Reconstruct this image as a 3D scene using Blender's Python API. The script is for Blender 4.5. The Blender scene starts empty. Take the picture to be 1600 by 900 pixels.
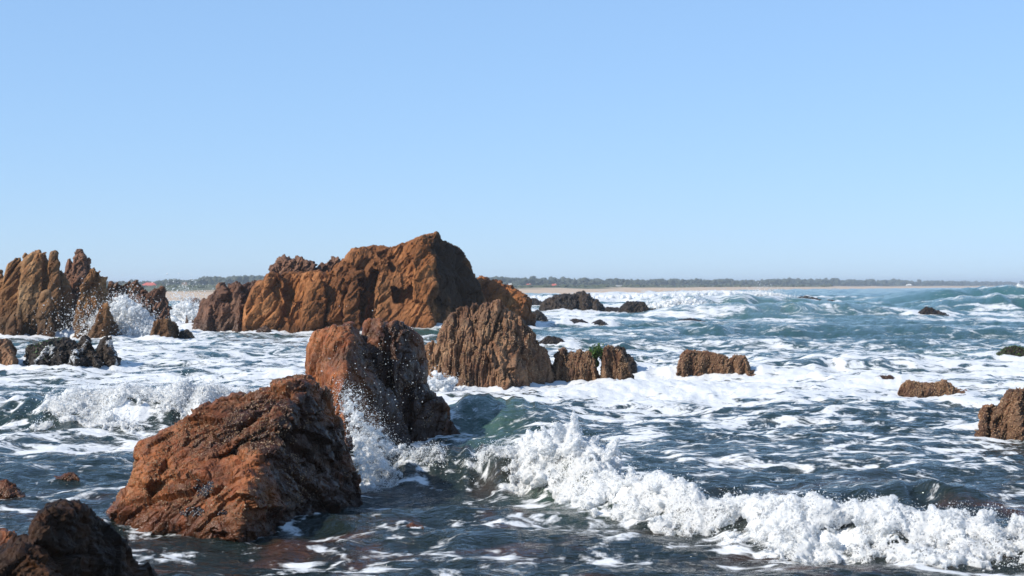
import bpy, bmesh, math, random
import numpy as np
from mathutils import Vector, kdtree

random.seed(7)
rng = np.random.default_rng(11)
SC = bpy.context.scene
COL = SC.collection

# ------------------------------------------------------------------ camera, sky, sun, exposure
F = 2222.0            # focal length in pixels of the 1600 px wide photograph
EYE = 2.0             # metres above the water
HORIZON = 445.0       # picture row of the horizon
cam_d = bpy.data.cameras.new('camera')
cam = bpy.data.objects.new('camera', cam_d)
COL.objects.link(cam)
cam.location = (0, 0, EYE)
cam.rotation_euler = (math.radians(90) - 5.0 / F, 0, 0)
cam_d.sensor_width = 36.0
cam_d.lens = 36.0 * F / 1600.0
cam_d.clip_start = 0.1
cam_d.clip_end = 30000
cam_d.dof.use_dof = True
cam_d.dof.focus_distance = 17.0
cam_d.dof.aperture_fstop = 4.0
SC.camera = cam

SUN_EL = math.radians(37)
SUN_AZ = math.radians(59)          # to the left of straight behind the camera
S = Vector((-math.sin(SUN_AZ) * math.cos(SUN_EL), -math.cos(SUN_AZ) * math.cos(SUN_EL), math.sin(SUN_EL)))
world = bpy.data.worlds.new('World')
SC.world = world
world.use_nodes = True
wn = world.node_tree.nodes
wl = world.node_tree.links
bg = wn['Background']
sky = wn.new('ShaderNodeTexSky')
sky.sky_type = 'NISHITA'
sky.sun_disc = False
sky.sun_elevation = SUN_EL
sky.sun_rotation = math.atan2(S.x, S.y)
sky.altitude = 0
sky.air_density = 1.0
sky.dust_density = 0.0
sky.ozone_density = 10.0
# the photograph's sky is paler and evener than the model's: one curve and tint over the whole dome
gam = wn.new('ShaderNodeGamma')
gam.inputs[1].default_value = 0.40
wl.new(sky.outputs[0], gam.inputs[0])
tint = wn.new('ShaderNodeMix')
tint.data_type = 'RGBA'
tint.blend_type = 'MULTIPLY'
tint.inputs[0].default_value = 1.0
tint.inputs[7].default_value = (2.42, 3.05, 3.85, 1)
wl.new(gam.outputs[0], tint.inputs[6])
wl.new(tint.outputs[2], bg.inputs[0])
bg.inputs[1].default_value = 0.088

sun_d = bpy.data.lights.new('sun', 'SUN')
sun_d.energy = 5.0
sun_d.angle = math.radians(0.53)
sun_d.color = (1.0, 0.93, 0.82)
sun = bpy.data.objects.new('sun', sun_d)
COL.objects.link(sun)
sun.rotation_euler = S.to_track_quat('Z', 'Y').to_euler()
sun.location = (0, 0, 50)

vs = SC.view_settings
vs.view_transform = 'Standard'
vs.look = 'None'
vs.exposure = 0.5
vs.gamma = 1.0
vs.use_curve_mapping = False
SC.cycles.max_bounces = 6
SC.cycles.diffuse_bounces = 4
SC.cycles.glossy_bounces = 3
SC.cycles.transmission_bounces = 4
SC.cycles.volume_bounces = 0
SC.cycles.caustics_reflective = False
SC.cycles.caustics_refractive = False
SC.cycles.sample_clamp_indirect = 4.0
SC.cycles.use_denoising = True

# ------------------------------------------------------------------ measuring helpers
def P(px, py, Y):
    """A world point measured from the photograph at distance Y."""
    return np.array([(px - 800.0) / F * Y, Y, EYE - (py - HORIZON) / F * Y])

def wy(py):
    """Distance at which the still water lies on picture row py."""
    return EYE * F / (py - HORIZON)

# ------------------------------------------------------------------ numpy noise
def _hash(ix, iy, iz, seed):
    h = (ix.astype(np.uint32) * np.uint32(374761393) + iy.astype(np.uint32) * np.uint32(668265263)
         + iz.astype(np.uint32) * np.uint32(2147483647 & 0x5bd1e995) + np.uint32((seed * 1274126177) & 0xffffffff))
    h ^= h >> np.uint32(13)
    h *= np.uint32(1274126177)
    h ^= h >> np.uint32(16)
    h *= np.uint32(2246822519)
    h ^= h >> np.uint32(13)
    return h

_G3 = np.array([[1,1,0],[-1,1,0],[1,-1,0],[-1,-1,0],[1,0,1],[-1,0,1],[1,0,-1],[-1,0,-1],
                [0,1,1],[0,-1,1],[0,1,-1],[0,-1,-1],[1,1,0],[-1,1,0],[0,-1,1],[0,-1,-1]], np.float32)
_A2 = np.arange(32) / 32 * 2 * np.pi
_G2 = np.stack([np.cos(_A2), np.sin(_A2)], 1).astype(np.float32) * 1.41

def perlin3(x, y, z, seed=0):
    xi, yi, zi = np.floor(x), np.floor(y), np.floor(z)
    fx, fy, fz = (x - xi).astype(np.float32), (y - yi).astype(np.float32), (z - zi).astype(np.float32)
    xi, yi, zi = xi.astype(np.int64), yi.astype(np.int64), zi.astype(np.int64)
    u, v, w = [f * f * f * (f * (f * 6 - 15) + 10) for f in (fx, fy, fz)]
    r = np.zeros_like(fx)
    for dx in (0, 1):
        wx = u if dx else 1 - u
        for dy in (0, 1):
            wyy = v if dy else 1 - v
            for dz in (0, 1):
                wz = w if dz else 1 - w
                g = _G3[_hash(xi + dx, yi + dy, zi + dz, seed) & np.uint32(15)]
                r += wx * wyy * wz * (g[:, 0] * (fx - dx) + g[:, 1] * (fy - dy) + g[:, 2] * (fz - dz))
    return r

def perlin2(x, y, seed=0):
    xi, yi = np.floor(x), np.floor(y)
    fx, fy = (x - xi).astype(np.float32), (y - yi).astype(np.float32)
    xi, yi = xi.astype(np.int64), yi.astype(np.int64)
    zi = np.zeros_like(xi)
    u, v = [f * f * f * (f * (f * 6 - 15) + 10) for f in (fx, fy)]
    r = np.zeros_like(fx)
    for dx in (0, 1):
        wx = u if dx else 1 - u
        for dy in (0, 1):
            wyy = v if dy else 1 - v
            g = _G2[_hash(xi + dx, yi + dy, zi, seed) & np.uint32(31)]
            r += wx * wyy * (g[:, 0] * (fx - dx) + g[:, 1] * (fy - dy))
    return r

def fbm3(p, freq, octv=4, seed=0, gain=0.5):
    r, a, f = 0, 1.0, freq
    for o in range(octv):
        r = r + a * perlin3(p[:, 0] * f + 13.1 * o, p[:, 1] * f + 7.7 * o, p[:, 2] * f + 3.3 * o, seed + o)
        a *= gain
        f *= 2.03
    return r

def fbm2(x, y, octv=4, seed=0, gain=0.5):
    r, a, f = 0, 1.0, 1.0
    for o in range(octv):
        r = r + a * perlin2(x * f + 13.1 * o, y * f + 7.7 * o, seed + o)
        a *= gain
        f *= 2.03
    return r

def facets(q, seed=0):
    """Piecewise planar value per Voronoi cell: broken stone faces."""
    n = len(q)
    q = q.astype(np.float32)
    qi = np.floor(q - 0.5).astype(np.int32)
    best = np.full(n, 1e9, np.float32)
    second = np.full(n, 1e9, np.float32)
    val = np.zeros(n, np.float32)
    k = np.float32(1 / 255.0)
    for dx in (0, 1):
        for dy in (0, 1):
            for dz in (0, 1):
                c = qi + np.array([dx, dy, dz], np.int32)
                h = _hash(c[:, 0], c[:, 1], c[:, 2], seed)
                d = q - c - np.float32(0.15)
                for i in range(3):
                    d[:, i] -= ((h >> np.uint32(8 * i)) & np.uint32(255)).astype(np.float32) * (k * np.float32(0.7))
                dd = (d * d).sum(1)
                m = np.nonzero(dd < best)[0]
                np.minimum(second, np.maximum(dd, best), out=second)
                best[m] = dd[m]
                h2 = h[m] * np.uint32(2654435761)
                h2 ^= h2 >> np.uint32(15)
                h2 *= np.uint32(2246822519)
                v = 0.45 * (((h2 >> np.uint32(24)) & np.uint32(255)).astype(np.float32) * (2 * k) - 1)
                for i in range(3):
                    v += 1.15 * d[m, i] * (((h2 >> np.uint32(8 * i)) & np.uint32(255)).astype(np.float32) * (2 * k) - 1)
                val[m] = v
    return val, np.sqrt(second) - np.sqrt(best)

# ------------------------------------------------------------------ mesh helpers
def mesh_from(name, V, Fc, smooth=True):
    me = bpy.data.meshes.new(name)
    V = np.asarray(V, np.float32)
    Fc = np.asarray(Fc, np.int32)
    k = Fc.shape[1]
    me.vertices.add(len(V))
    me.vertices.foreach_set('co', V.ravel())
    me.loops.add(Fc.size)
    me.loops.foreach_set('vertex_index', Fc.ravel())
    me.polygons.add(len(Fc))
    me.polygons.foreach_set('loop_start', np.arange(len(Fc), dtype=np.int32) * k)
    me.polygons.foreach_set('loop_total', np.full(len(Fc), k, np.int32))
    me.polygons.foreach_set('use_smooth', np.full(len(Fc), smooth))
    me.update(calc_edges=True)
    return me

def link(name, me, mat=None, parent=None, loc=None):
    o = bpy.data.objects.new(name, me)
    COL.objects.link(o)
    if mat is not None and me is not None and not me.materials:
        me.materials.append(mat)
    if parent is not None:
        o.parent = parent
    if loc is not None:
        o.location = loc
    return o

def tag(o, label=None, category=None, group=None, kind=None):
    if label: o['label'] = label
    if category: o['category'] = category
    if group: o['group'] = group
    if kind: o['kind'] = kind
    return o

def coords(me):
    a = np.empty(len(me.vertices) * 3, np.float32)
    me.vertices.foreach_get('co', a)
    return a.reshape(-1, 3).astype(np.float64)

def normals(me):
    a = np.empty(len(me.vertices) * 3, np.float32)
    me.vertex_normals.foreach_get('vector', a)
    return a.reshape(-1, 3).astype(np.float64)

def hulls_to_mesh(hulls, voxel):
    """Union of convex pieces of stone, as one closed skin."""
    bm = bmesh.new()
    for h in hulls:
        vs_ = [bm.verts.new(tuple(p)) for p in h]
        r = bmesh.ops.convex_hull(bm, input=vs_)
        junk = [g for g in r['geom_interior'] if isinstance(g, bmesh.types.BMVert) and g.is_valid]
        if junk:
            bmesh.ops.delete(bm, geom=junk, context='VERTS')
    me = bpy.data.meshes.new('tmp')
    bm.to_mesh(me)
    bm.free()
    o = bpy.data.objects.new('tmp', me)
    COL.objects.link(o)
    md = o.modifiers.new('r', 'REMESH')
    md.mode = 'VOXEL'
    md.voxel_size = voxel
    dg = bpy.context.evaluated_depsgraph_get()
    dg.update()
    out = bpy.data.meshes.new_from_object(o.evaluated_get(dg))
    bpy.data.objects.remove(o)
    bpy.data.meshes.remove(me)
    return out

# ------------------------------------------------------------------ node helpers
def newmat(name):
    m = bpy.data.materials.new(name)
    m.use_nodes = True
    m.node_tree.nodes.clear()
    return m

class N:
    def __init__(self, m):
        self.t = m.node_tree
    def add(self, typ, **kw):
        n = self.t.nodes.new(typ)
        for k, v in kw.items():
            setattr(n, k, v)
        return n
    def link(self, a, b):
        self.t.links.new(a, b)
    def val(self, n, key, v):
        if hasattr(v, 'is_linked') or isinstance(v, bpy.types.NodeSocket):
            self.t.links.new(v, n.inputs[key])
        else:
            n.inputs[key].default_value = v
    def math(self, op, a, b=None, c=None, clamp=False):
        n = self.add('ShaderNodeMath', operation=op, use_clamp=clamp)
        self.val(n, 0, a)
        if b is not None: self.val(n, 1, b)
        if c is not None: self.val(n, 2, c)
        return n.outputs[0]
    def smooth(self, x, lo, hi, a=0.0, b=1.0):
        n = self.add('ShaderNodeMapRange', interpolation_type='SMOOTHSTEP')
        self.val(n, 0, x); self.val(n, 1, lo); self.val(n, 2, hi); self.val(n, 3, a); self.val(n, 4, b)
        return n.outputs[0]
    def mapping(self, vec, scale=(1, 1, 1), rot=(0, 0, 0), loc=(0, 0, 0)):
        n = self.add('ShaderNodeMapping')
        self.link(vec, n.inputs[0])
        n.inputs['Scale'].default_value = scale
        n.inputs['Rotation'].default_value = rot
        n.inputs['Location'].default_value = loc
        return n.outputs[0]
    def noise(self, vec, scale, detail=4, rough=0.55, dist=0.0):
        n = self.add('ShaderNodeTexNoise')
        self.link(vec, n.inputs['Vector'])
        n.inputs['Scale'].default_value = scale
        n.inputs['Detail'].default_value = detail
        n.inputs['Roughness'].default_value = rough
        n.inputs['Distortion'].default_value = dist
        return n.outputs['Fac']
    def voronoi(self, vec, scale, feature='F1', rand=1.0):
        n = self.add('ShaderNodeTexVoronoi', feature=feature)
        self.link(vec, n.inputs['Vector'])
        n.inputs['Scale'].default_value = scale
        n.inputs['Randomness'].default_value = rand
        return n.outputs['Distance']
    def ramp(self, fac, stops):
        n = self.add('ShaderNodeValToRGB')
        self.link(fac, n.inputs[0])
        e = n.color_ramp.elements
        while len(e) < len(stops):
            e.new(0.5)
        for el, (p, c) in zip(e, stops):
            el.position = p
            el.color = (c[0], c[1], c[2], 1)
        return n.outputs[0]
    def mix(self, fac, a, b, mode='MIX'):
        n = self.add('ShaderNodeMix', data_type='RGBA', blend_type=mode)
        self.val(n, 0, fac)
        for k, v in ((6, a), (7, b)):
            if isinstance(v, tuple):
                v = (v[0], v[1], v[2], 1)
            self.val(n, k, v)
        return n.outputs[2]
    def bump(self, h, strength, dist, normal=None):
        n = self.add('ShaderNodeBump')
        self.val(n, 'Height', h)
        n.inputs['Strength'].default_value = strength
        n.inputs['Distance'].default_value = dist
        if normal is not None:
            self.link(normal, n.inputs['Normal'])
        return n.outputs[0]
    def out(self, sh, vol=None):
        n = self.add('ShaderNodeOutputMaterial')
        if sh is not None:
            self.link(sh, n.inputs[0])
        if vol is not None:
            self.link(vol, n.inputs[1])

# ------------------------------------------------------------------ stone materials
def rock_mat(name, pal_, unit, wet=0.25, wet_shade_col=(0.035, 0.022, 0.015), wetamt=0.75, streak=0.5,
             streakcol=(0.16, 0.045, 0.015), speck=None, speckamt=0.0, wetgloss=0.3, spec=0.28, gloss=0.55, bumpd=0.03, tilt=0.38):
    """pal: four stone colours; unit: size in metres of the large patches; wet: height of the dark tide band."""
    pal = [(c[0] * 0.80, c[1] * 0.75, c[2] * 0.68) for c in pal_]
    m = newmat(name)
    n = N(m)
    tc = n.add('ShaderNodeTexCoord').outputs['Object']
    geo = n.add('ShaderNodeNewGeometry').outputs['Position']
    f = 1.0 / unit
    big = n.noise(tc, 0.8 * f, 7, 0.6, 0.6)
    col = n.ramp(n.math('ADD', n.math('MULTIPLY', big, 1.0), 0.0), [(0.30, pal[0]), (0.45, pal[1]), (0.56, pal[2]), (0.72, pal[3])])
    st = n.noise(n.mapping(tc, (4.0 * f, 4.0 * f, 0.55 * f), (0, tilt, 0)), 1.0, 5, 0.6, 0.3)
    col = n.mix(n.math('MULTIPLY', n.smooth(st, 0.5, 0.68), streak), col, streakcol)
    # broad weathered patches, darker and greyer than the fresh stone
    pt = n.noise(n.mapping(tc, (1, 1, 0.7), (0, tilt, 0), (7, 3, 1)), 0.45 * f, 6, 0.62, 0.8)
    col = n.mix(n.math('MULTIPLY', n.smooth(pt, 0.47, 0.62), 0.5), col, (pal[0][0] * 1.5, pal[0][1] * 1.7, pal[0][2] * 1.9))
    fine = n.noise(tc, 9.0 * f, 8, 0.7)
    col = n.mix(0.7, col, n.ramp(fine, [(0.3, (0.22, 0.20, 0.20)), (0.5, (0.72, 0.70, 0.68)), (0.7, (1.15, 1.1, 1.05))]), 'MULTIPLY')
    # thin dark cracks following the bedding
    cr = n.voronoi(n.mapping(tc, (2.6 * f, 2.0 * f, 0.8 * f), (0, tilt, 0)), 1.0, 'DISTANCE_TO_EDGE')
    crack = n.smooth(n.math('ADD', cr, n.math('MULTIPLY', n.math('SUBTRACT', fine, 0.5), 0.12)), 0.0, 0.035, 1.0, 0.0)
    if speckamt > 0:
        sp = n.voronoi(tc, 34 * f)
        spn = n.noise(tc, 2.2 * f, 4, 0.6)
        sm = n.math('MULTIPLY', n.smooth(sp, 0.25, 0.4, 1, 0), n.smooth(spn, 0.42, 0.6))
        col = n.mix(n.math('MULTIPLY', sm, speckamt), col, speck)
    sep = n.add('ShaderNodeSeparateXYZ')
    n.link(geo, sep.inputs[0])
    hz = n.math('ADD', sep.outputs[2], n.math('MULTIPLY', n.math('SUBTRACT', big, 0.5), -wet * 1.6))
    wet_shade_m = n.smooth(hz, wet * 0.35, wet * 1.25, 1.0, 0.0)
    col = n.mix(n.math('MULTIPLY', wet_shade_m, wetamt), col, wet_shade_col)
    # stone wet by the surf, with right-face shade painted in as well
    wet_shade = n.add('ShaderNodeAttribute', attribute_name='wet').outputs['Fac']
    col = n.mix(n.math('MULTIPLY', wet_shade, 0.88), col, n.mix(0.5, wet_shade_col, (0.02, 0.013, 0.01)))
    wet_shade_m = n.math('MAXIMUM', wet_shade_m, wet_shade)
    b = n.add('ShaderNodeBsdfPrincipled')
    n.link(col, b.inputs['Base Color'])
    r = n.math('SUBTRACT', n.math('ADD', gloss, n.math('MULTIPLY', fine, 0.35)), n.math('MULTIPLY', wet_shade_m, wetgloss), clamp=True)
    n.link(r, b.inputs['Roughness'])
    b.inputs['Specular IOR Level'].default_value = spec
    h = n.math('ADD', n.math('MULTIPLY', fine, 1.0), n.math('MULTIPLY', st, 0.6))
    h = n.math('SUBTRACT', h, n.math('MULTIPLY', crack, 0.5))
    if speckamt > 0:
        h = n.math('ADD', h, n.math('MULTIPLY', sm, 0.35))
    bu = n.bump(h, 0.9, bumpd)
    n.link(bu, b.inputs['Normal'])
    n.out(b.outputs[0])
    return m

TAN = [(0.10, 0.05, 0.025), (0.29, 0.155, 0.07), (0.44, 0.285, 0.16), (0.56, 0.40, 0.25)]
RUST = [(0.06, 0.021, 0.009), (0.19, 0.060, 0.019), (0.32, 0.110, 0.034), (0.42, 0.185, 0.078)]
ORANGE = [(0.14, 0.05, 0.018), (0.32, 0.12, 0.032), (0.40, 0.155, 0.04), (0.42, 0.22, 0.09)]
BARN = [(0.05, 0.026, 0.018), (0.165, 0.085, 0.05), (0.31, 0.18, 0.11), (0.43, 0.28, 0.18)]
DARK = [(0.012, 0.010, 0.009), (0.028, 0.021, 0.017), (0.05, 0.036, 0.027), (0.085, 0.06, 0.043)]
DBROWN = [(0.04, 0.02, 0.012), (0.09, 0.045, 0.024), (0.16, 0.08, 0.04), (0.24, 0.13, 0.065)]
M = {}
M['tan'] = rock_mat('tan_sandstone', TAN, 1.3, 1.3, (0.04, 0.021, 0.011), 0.75, 0.6, (0.18, 0.06, 0.016), bumpd=0.05, wetgloss=0.1, spec=0.15)
M['big'] = rock_mat('brown_sandstone', [(0.09, 0.038, 0.018), (0.265, 0.115, 0.046), (0.40, 0.185, 0.08), (0.50, 0.27, 0.135)], 1.6, 0.35, (0.03, 0.016, 0.008), 0.6, 0.6, (0.21, 0.068, 0.014), bumpd=0.06, wetgloss=0.0, spec=0.12)
M['orange'] = rock_mat('orange_stone', ORANGE, 1.2, 0.5, streak=0.4, bumpd=0.05)
M['rust'] = rock_mat('wet_rust_stone', RUST, 0.42, 0.16, (0.035, 0.013, 0.006), 0.6, 0.7, (0.23, 0.055, 0.012), (0.34, 0.23, 0.13), 0.75, gloss=0.33, bumpd=0.014)
M['barnacled'] = rock_mat('barnacled_stone', BARN, 0.5, 0.12, (0.05, 0.025, 0.014), 0.5, 0.45, (0.14, 0.04, 0.015), (0.36, 0.27, 0.17), 0.7, gloss=0.6, bumpd=0.02, tilt=0.08)
M['dark'] = rock_mat('black_wet_stone', DARK, 0.9, 0.3, (0.012, 0.010, 0.009), 0.6, 0.2, (0.06, 0.03, 0.018), gloss=0.4, bumpd=0.05)
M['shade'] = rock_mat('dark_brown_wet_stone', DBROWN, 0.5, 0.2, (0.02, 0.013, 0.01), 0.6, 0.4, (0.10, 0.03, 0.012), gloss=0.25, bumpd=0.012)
M['corner'] = rock_mat('black_brown_wet_shaded_stone', [(0.012, 0.007, 0.004), (0.03, 0.015, 0.008), (0.055, 0.026, 0.012), (0.12, 0.05, 0.02)], 0.4, 0.2, (0.014, 0.010, 0.008), 0.6, 0.3, (0.09, 0.03, 0.01), gloss=0.4, bumpd=0.012, spec=0.15, wetgloss=0.1)  # wet stone, palette darkened further to paint in the rock's shade
M['mauve'] = rock_mat('reddish_grey_stone', [(0.07, 0.035, 0.025), (0.15, 0.08, 0.055), (0.23, 0.125, 0.085), (0.30, 0.18, 0.12)], 1.1, 0.6, (0.05, 0.03, 0.02), 0.6, 0.4, (0.2, 0.07, 0.025), bumpd=0.05)

# ------------------------------------------------------------------ rocks
FOOT = []        # points of rock skins near the water, for the foam around them
ROCKS = {}

def profile(top, Yf, depth, c=0.45, thin=0.25, jit=0.12, seed=0, low=-0.5):
    """Pieces of a ridge from its skyline (px, py[, front offset m]) standing in the water from Yf to Yf+depth."""
    r = random.Random(seed)
    pts = []
    for t in top:
        df = t[2] if len(t) > 2 else 0.0
        yf = Yf + df + r.uniform(-jit, jit) * depth
        yb = Yf + depth + r.uniform(-jit, jit) * depth
        yc = Yf + df * 0.8 + c * depth + r.uniform(-jit, jit) * depth * 0.5
        a = P(t[0], t[1], yc)
        wdt = thin * depth
        p1, p2 = P(t[0], t[1], yc - wdt * 0.5), P(t[0], t[1], yc + wdt * 0.5)
        x = (t[0] - 800) / F
        zm = max(0.05, a[2] * 0.45)
        pts.append([p1, p2, (x * yf, yf, low), (x * yb, yb, low), (x * yf, yf + 0.12 * depth, zm), (x * yb, yb - 0.12 * depth, zm)])
    return [pts[i] + pts[i + 1] for i in range(len(pts) - 1)]

def slab(out, Yf, depth, turn=0.35, taper=0.25, top=0.3):
    """One upright plate of stone from its outline; its front is turned a little to the left."""
    x0 = min(p[0] for p in out); yb = max(p[1] for p in out); yt = min(p[1] for p in out)
    h = []
    for px, py in out:
        t = (yb - py) / max(yb - yt, 1)
        y = Yf + turn * (px - x0) / F * Yf + taper * depth * t
        h.append(P(px, py, y + (top * depth * 0.2 if t > 0.8 else 0)))
        h.append(P(px, py, max(y + 0.05, Yf + depth * (1 - 0.45 * t))))
    return h

def H(*pts):
    return [P(*p) for p in pts]

def rock(name, label, hulls, voxel, mat, L, a1=0.05, a2=0.022, rib=0.012, rough=0.02, a0=0.05, crack=0.035, flat=True, wet_shade_zones=(), bed=(0.86, -0.25, -0.40),
         stretch=(5.0, 2.4, 1.5), ribf=(20, 2.5, 1.8), seed=1, smoothit=1, category='rock', group=None, parent=None):
    me = hulls_to_mesh(hulls, voxel)
    co = coords(me)
    nr = normals(me)
    b = np.array(bed); b /= np.linalg.norm(b)
    t1 = np.cross(b, (0, 0.15, 1.0)); t1 /= np.linalg.norm(t1)
    t2 = np.cross(b, t1)
    q = co / L
    # warp
    wv = np.stack([fbm3(q, 2.2, 3, seed + 5), fbm3(q, 2.2, 3, seed + 25), fbm3(q, 2.2, 3, seed + 45)], 1)
    qw = q + 0.03 * wv
    fr = np.stack([qw @ b, qw @ t1, qw @ t2], 1)
    v0, e0 = facets(fr * np.array(stretch) * 0.55 + seed * 1.7, seed + 2)
    v1, e1 = facets(fr * np.array(stretch) + seed, seed)
    v2, e2 = facets(fr * np.array(stretch) * 2.7 + seed * 3.1, seed + 7)
    v3, e3 = facets(fr * np.array(stretch) * 6.5 + seed * 5.3, seed + 17)
    d = a0 * v0 + a1 * v1 + a2 * v2 + a2 * 0.4 * v3
    soft = np.clip(0.5 + 1.2 * fbm3(q, 2.0, 2, seed + 80), 0, 1)
    d -= crack * soft * (np.exp(-(e0 / 0.07) ** 2) + 0.6 * np.exp(-(e1 / 0.08) ** 2) + 0.25 * np.exp(-(e2 / 0.12) ** 2))
    if rib:
        rb = perlin3(fr[:, 0] * ribf[0], fr[:, 1] * ribf[1], fr[:, 2] * ribf[2], seed + 3)
        rb2 = perlin3(fr[:, 0] * ribf[0] * 2.3, fr[:, 1] * ribf[1] * 2, fr[:, 2] * ribf[2] * 2, seed + 4)
        d += rib * (np.abs(rb) * -2.2 + 0.6 + 0.5 * rb2)
    if rough:
        d += rough * fbm3(q, 5.0, 5, seed + 60, 0.6)
    co = co + nr * (d * L)[:, None]
    if wet_shade_zones:
        wet = np.zeros(len(co))  # mask for splash-wet stone and painted shade together
        for (px, py, Y, rx, rz) in wet_shade_zones:
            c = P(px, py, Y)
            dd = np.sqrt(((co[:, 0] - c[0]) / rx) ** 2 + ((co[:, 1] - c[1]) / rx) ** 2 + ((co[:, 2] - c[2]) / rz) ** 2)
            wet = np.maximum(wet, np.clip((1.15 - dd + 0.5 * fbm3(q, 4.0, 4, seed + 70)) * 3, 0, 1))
        at = me.attributes.new('wet', 'FLOAT', 'POINT')  # one dark mask for splash-wet stone and painted shade
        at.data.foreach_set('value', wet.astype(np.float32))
    # origin at the waterline below the middle of the rock
    bmk = bmesh.new(); bmk.from_mesh(me)
    bmk.verts.ensure_lookup_table()
    gone = np.nonzero(co[:, 2] < -0.22)[0]
    keepi = np.nonzero(co[:, 2] >= -0.22)[0]
    bmesh.ops.delete(bmk, geom=[bmk.verts[i] for i in gone], context='VERTS')
    bmk.to_mesh(me); bmk.free()
    co = co[keepi]
    base = np.array([co[:, 0].mean(), co[:, 1].mean(), 0.0])
    m = np.abs(co[:, 2]) < 0.10
    FOOT.append(co[m][::3])
    me.vertices.foreach_set('co', (co - base).astype(np.float32).ravel())
    me.polygons.foreach_set('use_smooth', np.full(len(me.polygons), not flat))
    me.update()
    o = link(name, me, mat, parent, base)
    tag(o, label, category, group)
    ROCKS[label] = o
    return o

# --- large rock behind
big = []
big.append(H((640,378,61.4),(660,369,61),(680,366,61.2),(700,374,61.7),(716,386,62.2),(726,400,62.5),(737,428,62.8),(750,452,63.2),(758,476,63.4),
   (674,390,60.6),(676,430,59.9),(677,480,59.6),(677,536,59.4),(600,394,61.4),(590,440,61.0),(600,536,60.6),(757,536,63.6),
   (650,372,64),(720,395,65),(600,392,64),(755,536,66),(600,536,66)))
big.append(H((556,390,61.6),(547,399,61.5),(580,392,61.6),(605,388,61.5),(640,379,61.5),(522,426,61.5),(500,440,61.3),(490,470,61.0),(480,536,60.8),
   (610,536,60.6),(620,440,61.0),(550,392,63.5),(640,380,64),(490,450,64),(480,536,65),(620,536,65)))
big.append(H((440,427,62.6),(490,428,62.2),(530,424,61.9),(470,445,61.9),(470,536,61.6),(440,536,61.9),(520,536,61.4),(530,440,61.6),(440,427,64),(530,425,64),(440,536,64),(530,536,64)))
big.append(slab([(380,540),(384,482),(396,450),(418,428),(436,425),(445,440),(447,540)], 60.7, 3.2, 0.15))
big.append(slab([(446,540),(448,500),(456,470),(468,466),(474,490),(476,540)], 60.6, 1.6, 0.4))
big.append(slab([(468,540),(473,475),(486,442),(500,432),(509,450),(505,540)], 59.8, 2.4, 0.25))
big.append(slab([(512,540),(514,477),(524,468),(535,480),(537,540)], 60.3, 1.4, 0.5))
big.append(slab([(536,540),(541,472),(551,441),(559,437),(562,470),(562,540)], 59.5, 2.2, 0.3))
big.append(slab([(566,540),(568,480),(574,452),(580,470),(582,540)], 60.3, 1.4, 0.4))
big.append(slab([(580,540),(584,452),(592,412),(604,400),(613,424),(614,540)], 59.2, 2.6, 0.25))
big.append(slab([(610,447),(618,415),(634,394),(648,398),(648,438),(632,452)], 59.6, 2.4, 0.3))
big.append(slab([(648,470),(646,410),(658,370),(674,368),(680,400),(677,472)], 59.0, 2.8, 0.3))
big.append(slab([(550,436),(549,397),(558,388),(580,390),(584,415),(578,436)], 60.3, 2.2, 0.3))
big.append(slab([(584,420),(586,392),(600,386),(612,386),(610,410)], 60.4, 2.2, 0.3))
big.append(slab([(520,450),(524,424),(538,405),(548,398),(552,420),(548,450)], 60.7, 2.2, 0.3))
big.append(H((612,476,59.8),(668,474,59.2),(677,505,58.6),(676,540,58.5),(604,540,59.2),(640,474,60.9),(600,540,60.9),(680,540,60.2)))
rock('sandstone_outcrop', 'largest brown sandstone outcrop with a peaked crest and black shaded right side', big, 0.052, M['big'], 3.6, 0.034, 0.018, 0.006, 0.010, a0=0.03, crack=0.05, wet_shade_zones=[(722,450,61.6,1.9,2.6)], seed=3, stretch=(4.6, 2.2, 1.5))  # zone paints the right face's shade into the stone colour
rock('sandstone_ridge', 'dark jagged ridge showing above the left shoulder of the largest outcrop',
     profile([(414,440),(424,418),(432,411),(444,406),(456,405),(468,405),(478,408),(488,413),(494,424),(502,418),(512,410),(522,405),(530,408),(538,420)], 65, 2.5, thin=0.4, seed=4), 0.06, M['mauve'], 2.2, 0.07, 0.04, 0.02, 0.03, seed=9)
rock('orange_rock', 'bright orange rock leaning against the right end of the largest outcrop',
     [H((742,442,64.5),(757,434,64.5),(780,440,64.3),(800,450,64),(816,458,63.9),(822,470,63.8),(740,480,64),(760,490,63.3),(800,480,63),(740,532,63.4),(804,532,62.6),(834,532,64.8),(833,480,64.9),(828,468,64.7),(757,438,66.5),(820,465,66.5),(745,532,67),(830,532,67))],
     0.05, M['orange'], 2.4, 0.05, 0.022, 0.012, 0.02, seed=12)
rock('sloping_rock', 'reddish brown sloping rock left of the largest outcrop beside white surf',
     profile([(304,508),(308,494),(320,470,0.3),(333,461,0.2),(343,443),(349,447),(357,452,0.4),(370,441),(378,446,-0.3),(390,443),(402,442),(415,450)], 61.8, 4.0, c=0.5, thin=0.2, jit=0.15, seed=5), 0.055, M['mauve'], 2.4, 0.05, 0.025, 0.02, 0.02, seed=15)
rock('small_rock', 'small dark rock in foam at the left foot of the largest outcrop', profile([(399,520),(405,513),(414,509),(422,514),(426,524)], 57.5, 0.8, seed=6), 0.03, M['shade'], 0.5, seed=16)

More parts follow.
